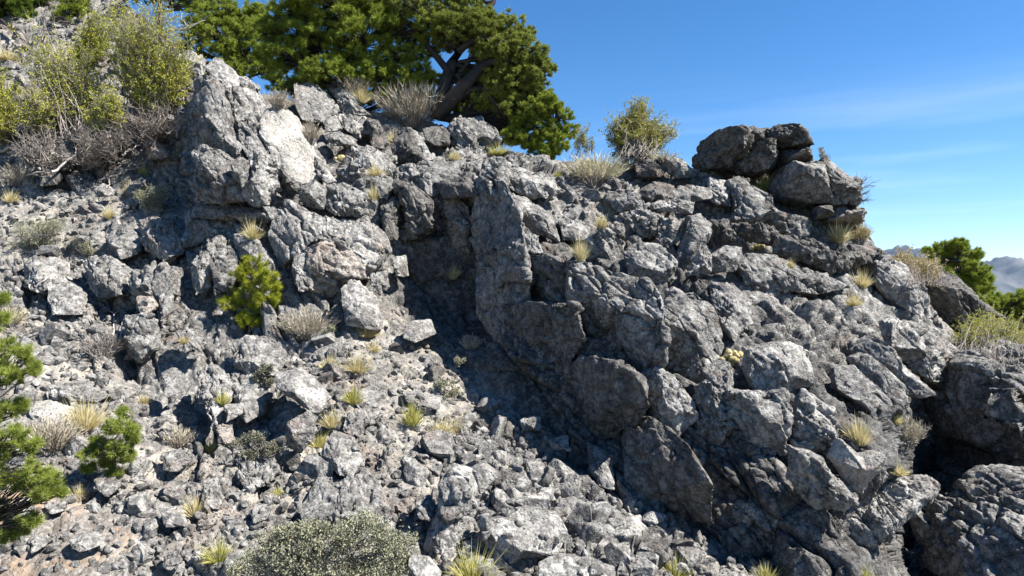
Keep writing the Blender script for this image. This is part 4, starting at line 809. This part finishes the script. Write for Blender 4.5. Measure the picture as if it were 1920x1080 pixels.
# far trees beyond the right shoulder
conifer('rounded green tree beyond the right shoulder against the sky', gbase(1800, 19), [(1770,470,20),(1797,462,17),(1822,480,20),(1755,488,14),(1790,497,26),(1830,508,22),(1850,522,14),(1805,525,24),(1765,515,18),(1842,540,18),(1815,545,18),(1738,470,7),(1745,505,10),(1790,560,26),(1812,590,28),(1775,590,24),(1800,625,26)], 19, 'pine', seed=61, tr=.16, nw=.014, needle=.09, tuft=.15, dens=1.25)
conifer('green pine at the right edge beyond the dark layered outcrop', gbase(1880, 17.5), [(1850,570,20),(1870,562,18),(1893,582,24),(1915,565,24),(1862,595,18),(1920,600,24),(1900,610,20),(1940,580,30),(1880,625,24),(1905,645,26),(1865,650,22)], 17.5, 'pine', seed=62, tr=.13, nw=.012, needle=.08, tuft=.13, dens=1.15)
leafy_shrub('yellow green low shrub on the right skyline', (1860,665), [(1835,612,16),(1860,628,24),(1885,640,20),(1905,650,18),(1845,640,16)], 9.6, 'mahogany', nst=260, nl=130, ls=.02, seed=63, spread=.25, twigs=3, sr=.003)
leafy_shrub('tan dry shrub on the skyline left of the far tree', (1715,528), [(1690,485,17),(1715,500,18),(1738,508,14),(1700,508,16),(1725,520,12)], 10.6, 'tanbrush', nst=160, nl=120, ls=.022, seed=64, spread=.2, name='dry_shrub', sr=.003)
leafy_shrub('tiny sage sprig on the skyline right of the summit pile', (1546,308), [(1545,290,9),(1540,282,6),(1550,298,7)], 10.6, 'sage', nst=22, nl=26, ls=.020, seed=65, spread=.02, sr=.004)
leafy_shrub('bare dead shrub sticking out of the right side of the summit pile', (1598,385), [(1612,335,16),(1625,350,18),(1618,375,18),(1635,372,8),(1605,355,14),(1640,335,5)], 10.6, 'twig', nst=26, nl=0, seed=66, spread=.03, sr=.006, name='dead_shrub', stem='bark', kink=.10)
# brush and sage
brush('large grey dome of dry brush on the ridge under the juniper', (775,238), 120, 80, 'brush', n=900, seed=71, stemw=.007)
brush('small grey brush tuft on the ridge left of the rounded boulder', (525,203), 48, 38, 'brush', n=240, seed=72)
brush('beige brush on the ridge left of the dark ridge block', (1115,345), 105, 62, 'palebrush', n=620, seed=73)
brush('shorter beige brush tuft joined to the larger one on its right', (1172,322), 42, 38, 'palebrush', n=200, seed=74)
brush('faded brush fringe behind the pale ridge block', (1245,300), 50, 24, 'palebrush', n=160, seed=75)
brush('grey brush in the gully beside the smooth slab', (582,268), 34, 46, 'brush', n=170, seed=76)
brush('middle brush of the three below the summit boulder', (1612,455), 40, 42, 'tanbrush', n=260, seed=77)
brush('rightmost pale brush of the three below the summit boulder', (1650,464), 56, 44, 'palebrush', n=300, seed=78)
brush('twiggy grey brush beneath the shaded block on the left slope', (335,835), 50, 40, 'brush', n=200, seed=79)
brush('grey dry brush left of the deep green seedling pine', (95,845), 90, 70, 'brush', n=380, seed=80)
brush('pale dry tuft at the left edge above the foreground pine', (18,612), 50, 45, 'palebrush', n=240, seed=81)
brush('dark purple grey brush on the slate slabs of the right crag', (1700,830), 60, 55, 'brush', n=260, seed=82)
brush('grey dead brush right of the bright green sapling', (575,630), 100, 55, 'brush', n=520, seed=83)
brush('dark twiggy brush on the left slope under the layered blocks', (195,665), 80, 45, 'twig', n=300, seed=84)
brush('faded brush in the shade at the mouth of the recess', (885,655), 40, 34, 'brush', n=160, seed=85)
brush('brownish brush below the rear left shaded blocks', (35,345), 70, 40, 'brush', n=280, seed=86)
sage('large grey green sagebrush filling the bottom centre left', [(520,1030,38),(575,1012,40),(640,1018,34),(695,1000,42),(740,1025,34),(470,1065,36),(560,1070,50),(640,1070,54),(715,1070,52),(765,1062,24),(600,1000,22),(545,1000,18)], 4.85, 'sage', 1.3, 91, basepx=(620,1120), ls=.021)
sage('grey round shrub on the left slope near the left edge', [(60,440,28),(95,430,24),(45,462,18),(80,460,20)], None, 'sage', 1.0, 92)
sage('grey green shrub in the shade left of the left crag', [(272,375,22),(300,368,20),(285,390,18)], None, 'sage', 1.1, 93)
sage('small grey cushion shrub between two rocks on the left slope', [(150,462,16),(165,475,12)], None, 'sage', 1.0, 94)
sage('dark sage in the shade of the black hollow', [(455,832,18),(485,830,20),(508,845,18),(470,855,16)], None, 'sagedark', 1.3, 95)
sage('dark sage sprig clinging to the lumpy outcrop', [(488,712,16),(500,695,14),(505,720,10)], None, 'sagedark', 1.2, 96)
sage('pale sage clump in the scree below the recess', [(835,725,18),(850,740,14),(862,680,10)], None, 'sage', 1.0, 97)
sage('grey cushion shrub right of the dead brush by the sapling', [(622,622,12),(605,632,12)], None, 'sage', 1.0, 98)
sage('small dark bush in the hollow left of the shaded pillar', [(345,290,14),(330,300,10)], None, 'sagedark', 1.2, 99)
# cushion plant with rounded pale heads
def cushion(label, px, py, w, h, seed):
    rng = np.random.RandomState(seed); B, n = hit(px, py); Y = B[1]; bg_ = Bag()
    for k in range(24):
        a = rng.uniform(0, 6.28); r = rng.uniform(0,1)**.5; c = B+np.array([math.cos(a)*r*w/F*Y, -.03+.05*r, math.sin(a)*r*h/F*Y+.01]); rr = rng.uniform(.022,.036); V, Fc = ico(3)
        bg_.add(c+V*rr*(1+.1*rng.normal(size=(len(V),1))), Fc); d = sph(rng, 90); bg_.add(*blades(c+d*rr*.9, d, .016, .005, rng))
    me = new_mesh('cushion_plant', np.concatenate(bg_.V)-B, [np.concatenate(bg_.F[3])]); put('cushion_plant', me, M['straw'], tuple(B), label=label, category='plant')
cushion('pale yellow cushion plant in a crack on the face of the right crag', 1375, 676, 22, 14, 5)
cushion('pale yellow cushion plant in the gully right of the smooth slab', 640, 300, 12, 6, 6)
cushion('straw coloured cushion on a ledge right of the wedged dark block', 1428, 462, 20, 8, 7)
# grass tufts
for i, g in enumerate([
 ('straw tuft on a ledge below the overhanging blocks', 474,446,38,34), ('straw tuft at the top of the gully right of the smooth slab', 706,330,28,26), ('thin straw tuft in the gully below another', 700,378,36,12),
 ('thin tall straw tuft above the great front block', 1089,488,48,20), ('greenish tuft on top of the fin', 938,288,24,48,'greengrass'), ('wide straw tuft at the foot of the sunlit summit boulder', 1436,356,38,50,'greengrass'),
 ('leftmost straw clump of the three below the summit boulder', 1572,452,44,40), ('small dry tuft right of the straw coloured cushion', 1482,500,18,14), ('spiky straw tuft on the right shoulder', 1615,538,38,32), ('round pale tuft just below the spiky tuft', 1598,570,26,34),
 ('straw tuft growing on the slate slabs', 1612,830,52,36), ('small straw tuft left of the dark purple brush', 1680,792,26,20), ('straw tuft below the dark purple brush', 1683,884,24,36), ('wide straw tuft in the scree below the rounded pale boulder', 672,695,40,46),
 ('straw tuft left of the wide one in the scree', 618,692,32,30), ('pale tuft against the rounded pale boulder', 688,628,28,44), ('green gold tuft beside the white topped boulder', 664,754,36,32,'greengrass'), ('straw tuft leaning on the dark striped boulder', 622,798,36,34),
 ('tall green gold tuft in the middle of the scree', 774,800,54,28,'greengrass'), ('left part of the sprawling straw patch in the scree', 822,812,34,58), ('right part of the sprawling straw patch in the scree', 858,810,36,34), ('long drooping pale tuft on the left slope', 160,800,62,60),
 ('small tuft above the seedling pine', 270,755,22,18), ('yellow tuft on the rough light outcrop', 418,755,28,20,'greengrass'), ('straw tuft in the lower left scree', 366,965,44,36), ('green gold tuft left of the large sagebrush', 412,1048,44,52,'greengrass'), ('large straw tuft at the bottom edge between two boulders', 885,1085,62,80,'greengrass'),
 ('tuft in front of the lower right foot of the crag', 1265,1078,42,56,'greengrass'), ('tuft at the bottom edge under the shadowed crag base', 1435,1086,36,44,'greengrass'), ('tuft at the bottom edge under the undercut prow', 1622,1088,30,34,'greengrass'), ('green tuft between the dark sage and the striped boulder', 598,838,34,26,'greengrass'),
 ('faint dry tuft on the shaded wall of the recess', 850,520,30,22), ('straw tuft by the deadwood on the upper left', 270,328,22,14,'greengrass'), ('straw tuft below the white topped stone on the left slope', 243,365,26,20), ('little straw tuft at the far left edge', 20,378,24,24), ('little straw tuft under the dead branches', 205,408,24,18),
 ('tiny yellow green tuft among small stones', 522,925,18,16,'greengrass'), ('thin green tuft in the lower left scree', 395,848,30,16,'greengrass'), ('thin dry tuft at the ridge behind the gully', 678,190,34,30), ('dry tuft on the ridge right of the big ridge boulder', 852,298,20,20), ('dry tuft in the gully below the ridge boulders', 735,270,26,14),
 ('dry tuft on the ledge left of the flat flagstone', 1128,425,28,18), ('pale dry patch high on the hill at the left edge', 18,112,26,50), ('dry grass behind the ridge of the left crag', 478,152,38,40,'greengrass'), ('straw patch by the foreground pine roots', 150,928,26,46), ('low straw tuft in the scree below the pale cushion boulder', 700,655,20,26),
 ('yellow tuft at the crest beside the beige brush', 1046,330,14,12,'greengrass'), ('thin tuft on the crest left of the summit pile', 1330,322,12,16), ('pale tuft below the green seedling pine', 345,640,16,16), ('yellowish tuft in a cleft of the lower scree', 590,870,24,18,'greengrass')]):
    lab, px, py, h, w = g[:5]; grass(lab, px, py, h, w, g[5] if len(g) > 5 else 'straw', seed=200+i)
# dead wood on the upper left
deadwood('tangle of pale twisted roots at the left edge', [[(0,290),(30,275),(62,282),(100,268)],[(0,262),(25,250),(55,262),(90,250)],[(10,310),(50,300),(95,292),(110,275)],[(70,315),(95,292),(120,300)],[(88,235),(98,245),(108,245)]], name='dead_roots', cat='roots', r=.032, seed=1)
deadwood('pale forked trunk rising from the roots', [[(146,275),(143,240),(134,215),(128,190)],[(143,238),(160,205),(175,180)],[(145,272),(148,300)]], name='dead_sapling', cat='dead tree', r=.034, seed=2)
deadwood('long pale dead branch lying above the left slope', [[(185,342),(215,330),(245,322),(270,318)],[(200,335),(205,355)]], r=.014, seed=3)
deadwood('thin pale dead branch lying across the left slope', [[(130,402),(150,392),(165,388)]], r=.010, seed=4)
deadwood('short grey stick lying on the lower left scree', [[(70,542),(85,525),(95,513)]], r=.010, seed=5)
deadwood('curled dead stem beside the foot of the layered block', [[(210,640),(218,615),(208,595),(222,585)],[(222,640),(228,610)]], r=.012, seed=6)
deadwood('pale dead branches sprawling above the rear shaded blocks', [[(95,330),(130,300),(160,290)],[(60,340),(90,325)],[(150,300),(175,320),(205,318)],[(240,300),(255,275),(262,250)]], name='dead_branch', r=.022, seed=10, lift=.12)
deadwood('dark slanting dead limb under the top left pine', [[(95,25),(120,45),(145,68)],[(0,48),(25,72),(42,90)]], r=.05, seed=7, mat='bark', fork=2, lift=.25)
deadwood('bent grey branch above the left crag', [[(275,60),(300,62),(345,55),(385,38)]], r=.028, Y=12.0, seed=8, fork=4)
deadwood('upright pale sticks in the dark hollow', [[(330,268),(322,245),(318,225)],[(338,265),(345,232)],[(345,270),(350,240)]], r=.016, seed=9, lift=.2)
print('plants', time.time()-t0)
# ---------------------------------------------------------------- loose stones
t0 = time.time()
def stone_mesh(sub, seed, amp=.0):
    rng = np.random.RandomState(seed); V, Fc = ico(sub); V = V*rng.uniform([.8,.65,.5],[1.3,1.0,.85])
    for _ in range(13):
        n = sph(rng,1)[0]; d = rng.uniform(.26,.62); V = V-np.clip(V@n-d, 0, None)[:,None]*n
    V = V*1.6
    if amp: V = V*(1+amp*billow(V*1.7+seed, 3, seed)[:,None])
    return V.astype(np.float32), Fc
rng = np.random.RandomState(77)
smesh = {}
for m_ in ('light','mid','dark'):
    smesh[m_] = []
    for k in range(7):
        V, Fc = stone_mesh(5, 300+k+len(m_), .035); me = new_mesh('loose_stone', V, Fc); me.materials.append(M[m_]); smesh[m_].append(me)
zones = [(SCREE, 1.0), ([(860,800),(1000,790),(1090,880),(1180,950),(1290,1010),(1200,1080),(900,1080),(800,900)], 1.4), ([(620,290),(760,250),(780,340),(700,400),(640,360)], .5), (SCREE4, .6), (SCREE2, .5), ([(0,20),(120,60),(200,-5),(340,90),(250,230),(0,300)], .5)]
LABZ = ['loose angular grey stone lying in the pale scree below the crag','grey broken stone in the talus heap at the foot of the shadowed wall','loose stone in the gully right of the smooth slab','loose stone on the rubble shelf below the beige brush','loose stone on the upper left slope','pale stone on the hillside above the leafy shrubs']
GRPZ = ['loose stones of the pale scree','broken stones of the talus heap','loose stones of the gully','loose stones of the rubble shelf','loose stones of the upper left slope','pale stones high on the hillside']
CNT = [105, 110, 22, 22, 22, 18]
for z, (poly, _) in enumerate(zones):
    P_ = np.array(poly, float); k = 0; tries = 0
    lo, hi = np.maximum(P_.min(0), [0,0]), np.minimum(P_.max(0), [1920,1078])
    while k < CNT[z] and tries < 4000:
        tries += 1; x, y = rng.uniform(lo, hi)
        if not inside(poly, np.array([x]), np.array([y]))[0]: continue
        l, n = hit(x, y)
        if l is None or n[2] < .35 or who(x, y) != 'hillside': continue
        if inside(SOIL, np.array([x]), np.array([y]))[0] and rng.uniform() < .6: continue
        r = (.05+.13*rng.uniform()**2.4)*(1.15 if z == 1 else .95 if z == 0 else 1.0)
        if z == 5: r *= 2.2
        mt = rng.choice(['light','mid','dark'], p=[.35,.45,.20] if z != 1 else [.2,.5,.3])
        o = bpy.data.objects.new('loose_stone', smesh[mt][rng.randint(7)]); col.objects.link(o)
        o.location = l+n*r*.12; o.rotation_euler = rng.uniform([-.5,-.5,0],[.5,.5,6.28]); s = r*rng.uniform(.85,1.2,3); o.scale = s
        o['label'] = LABZ[z]; o['category'] = 'stone'; o['group'] = GRPZ[z]; k += 1
MARKS = [('the large sagebrush',610,1020),('the tall pale slab',850,960),('the wide domed boulder',980,1010),('the white topped boulder',560,730),('the dark striped boulder',560,810),('the grey faceted boulder',640,855),('the deep green seedling pine',205,830),('the orange soil',60,990),('the long drooping pale tuft',160,770),
 ('the tall green gold tuft',774,775),('the sprawling straw patch',840,805),('the fin foot boulder',1000,795),('the pointed talus boulder',1000,885),('the dark wedge boulder',945,905),('the bright green sapling',470,550),('the rounded pale boulder',675,580),('the boulder at the recess mouth',785,610),('the flat topped bottom boulder',1060,1060),
 ('the rough cubic boulder',667,795),('the lower left straw tuft',366,950),('the smooth bedrock slab',90,780),('the layered outcrop',280,560),('the dark sage',475,840),('the domed boulder',480,680),('the shaded wall foot',1110,880),('the shadowed crag base',1270,990),('the smooth slab',560,260),('the pale cracked block',700,300),('the gully tuft',706,320),
 ('the beige brush',1120,315),('the pale rounded slab',1210,410),('the capping slab',1010,330),('the grey round shrub',75,445),('the dead roots',50,290),('the long dead branch',225,328),('the rusty outcrop',300,440),('the shaded corner shrub',285,385),('the big twiggy shrub',270,120),('the gnarled shrub',120,150),('the corner pine',50,40),('the twiggy grey brush',340,815),('the undercut crag foot',1180,960)]
def relword(dx, dy):
    if abs(dx) > 2*abs(dy): return 'right of' if dx > 0 else 'left of'
    if abs(dy) > 2*abs(dx): return 'below' if dy > 0 else 'above'
    return ('below and right of' if dx > 0 else 'below and left of') if dy > 0 else ('above and right of' if dx > 0 else 'above and left of')
used_l = set()
TONE = {'light': 'pale', 'mid': 'grey', 'dark': 'dark'}
for o in [o for o in scene.objects if o.name.startswith('loose_stone')]:
    x = 960+F*o.location[0]/o.location[1]; y = 540-F*o.location[2]/o.location[1]; r = sum(o.scale)/3*F/o.location[1]
    tone = TONE[[k for k in smesh if o.data in smesh[k]][0]]; size = 'small' if r < 11 else 'fist sized' if r < 16 else 'middling' if r < 22 else 'big'
    sc3 = list(o.scale); shape = 'slender ' if max(sc3)/min(sc3) > 1.33 else 'chunky ' if max(sc3)/min(sc3) < 1.1 else ''
    near = sorted(MARKS, key=lambda m: math.hypot(m[1]-x, m[2]-y))[:7]; done = False
    def far(m): d_ = math.hypot(m[1]-x, m[2]-y); return 'close ' if d_ < 55 else '' if d_ < 120 else 'well '
    cands = [f"{size} {tone} {shape}stone {far(near[0])}{relword(x-near[0][1], y-near[0][2])} {near[0][0]}"]
    cands += [f"{size} {tone} {shape}stone {relword(x-near[0][1], y-near[0][2])} {near[0][0]}, {relword(x-q[1], y-q[2])} {q[0]}" for q in near[1:]]
    cands += [f"{size} {tone} {shape}stone {relword(x-p_[1], y-p_[2])} {p_[0]}, {relword(x-q[1], y-q[2])} {q[0]}" for p_ in near[1:] for q in near if q is not p_]
    cands += [f"{tone} {shape}stone {far(p_)}{relword(x-p_[1], y-p_[2])} {p_[0]}" for p_ in near]
    cands = [c for c in cands if 4 <= len(c.split()) <= 16]
    for c in cands:
        if c not in used_l: done = True; break
    o['label'] = c; used_l.add(c)
# gravel and small rubble: uncountable
lowv = [stone_mesh(3, 500+k) for k in range(10)]; tinyv = [stone_mesh(2, 540+k) for k in range(10)]
bagV, bagF, kk = [], [], 0
def scatter(n, lo, hi, rmin, rmax, pw, poly=None, ok=.25, lib=None):
    global kk
    for _ in range(n):
        x, y = rng.uniform(lo, hi)
        if poly is not None and not inside(poly, np.array([x]), np.array([y]))[0]: continue
        l, nn = hit(x, y)
        if l is None or nn[2] < ok or l[1] > 20: continue
        if who(x, y) != 'hillside' and rng.uniform() < .93: continue
        if inside(SOIL, np.array([x]), np.array([y]))[0] and rng.uniform() < .75: continue
        r = rmin+(rmax-rmin)*rng.uniform()**pw
        V, Fc = (lowv if r > .028 else tinyv)[rng.randint(10)]
        a = rng.uniform(0,6.28); c, s = math.cos(a), math.sin(a); tx = rng.uniform(-.6,.6); c2, s2 = math.cos(tx), math.sin(tx)
        Rm = np.array([[c,-s,0],[s,c,0],[0,0,1]])@np.array([[1,0,0],[0,c2,-s2],[0,s2,c2]])
        bagV.append((V*r)@Rm.T+l+nn*r*.1); bagF.append(Fc+kk); kk += len(V)
scatter(7500, [0,580], [1450,1080], .010, .055, 2.6, SCREE)
scatter(2600, [800,780], [1300,1080], .022, .075, 1.6, zones[1][0])
scatter(1500, [0,300], [340,640], .012, .06, 2.0, None, .35)
scatter(900, [620,240], [1200,440], .015, .07, 2.0, None, .4)
scatter(500, [1000,280], [1750,700], .012, .05, 2.0, None, .6)
scatter(700, [0,0], [350,300], .02, .11, 1.8, None, .35)
me = new_mesh('gravel', np.concatenate(bagV), np.concatenate(bagF))
put('gravel', me, M['ground'], kind='stuff')
print('stones', kk, time.time()-t0)
# ---------------------------------------------------------------- the air
V, Fc = np.array([(x, y, z) for x in (-26000., 26000.) for y in (-4000., 26000.) for z in (-480., 920.)]), np.array([[0,1,3,2],[4,6,7,5],[0,4,5,1],[2,3,7,6],[0,2,6,4],[1,5,7,3]])
me = new_mesh('haze', V, Fc); hz = put('haze', me, None, kind='stuff')
hm = bpy.data.materials.new('air'); hm.use_nodes = True; ht = hm.node_tree; ht.nodes.clear()
ho = ht.nodes.new('ShaderNodeOutputMaterial'); pv = ht.nodes.new('ShaderNodeVolumePrincipled')
pv.inputs['Color'].default_value = (.45, .62, 1, 1); pv.inputs['Density'].default_value = 1.5e-5; pv.inputs['Anisotropy'].default_value = 0
ht.links.new(pv.outputs[0], ho.inputs['Volume']); me.materials.append(hm)
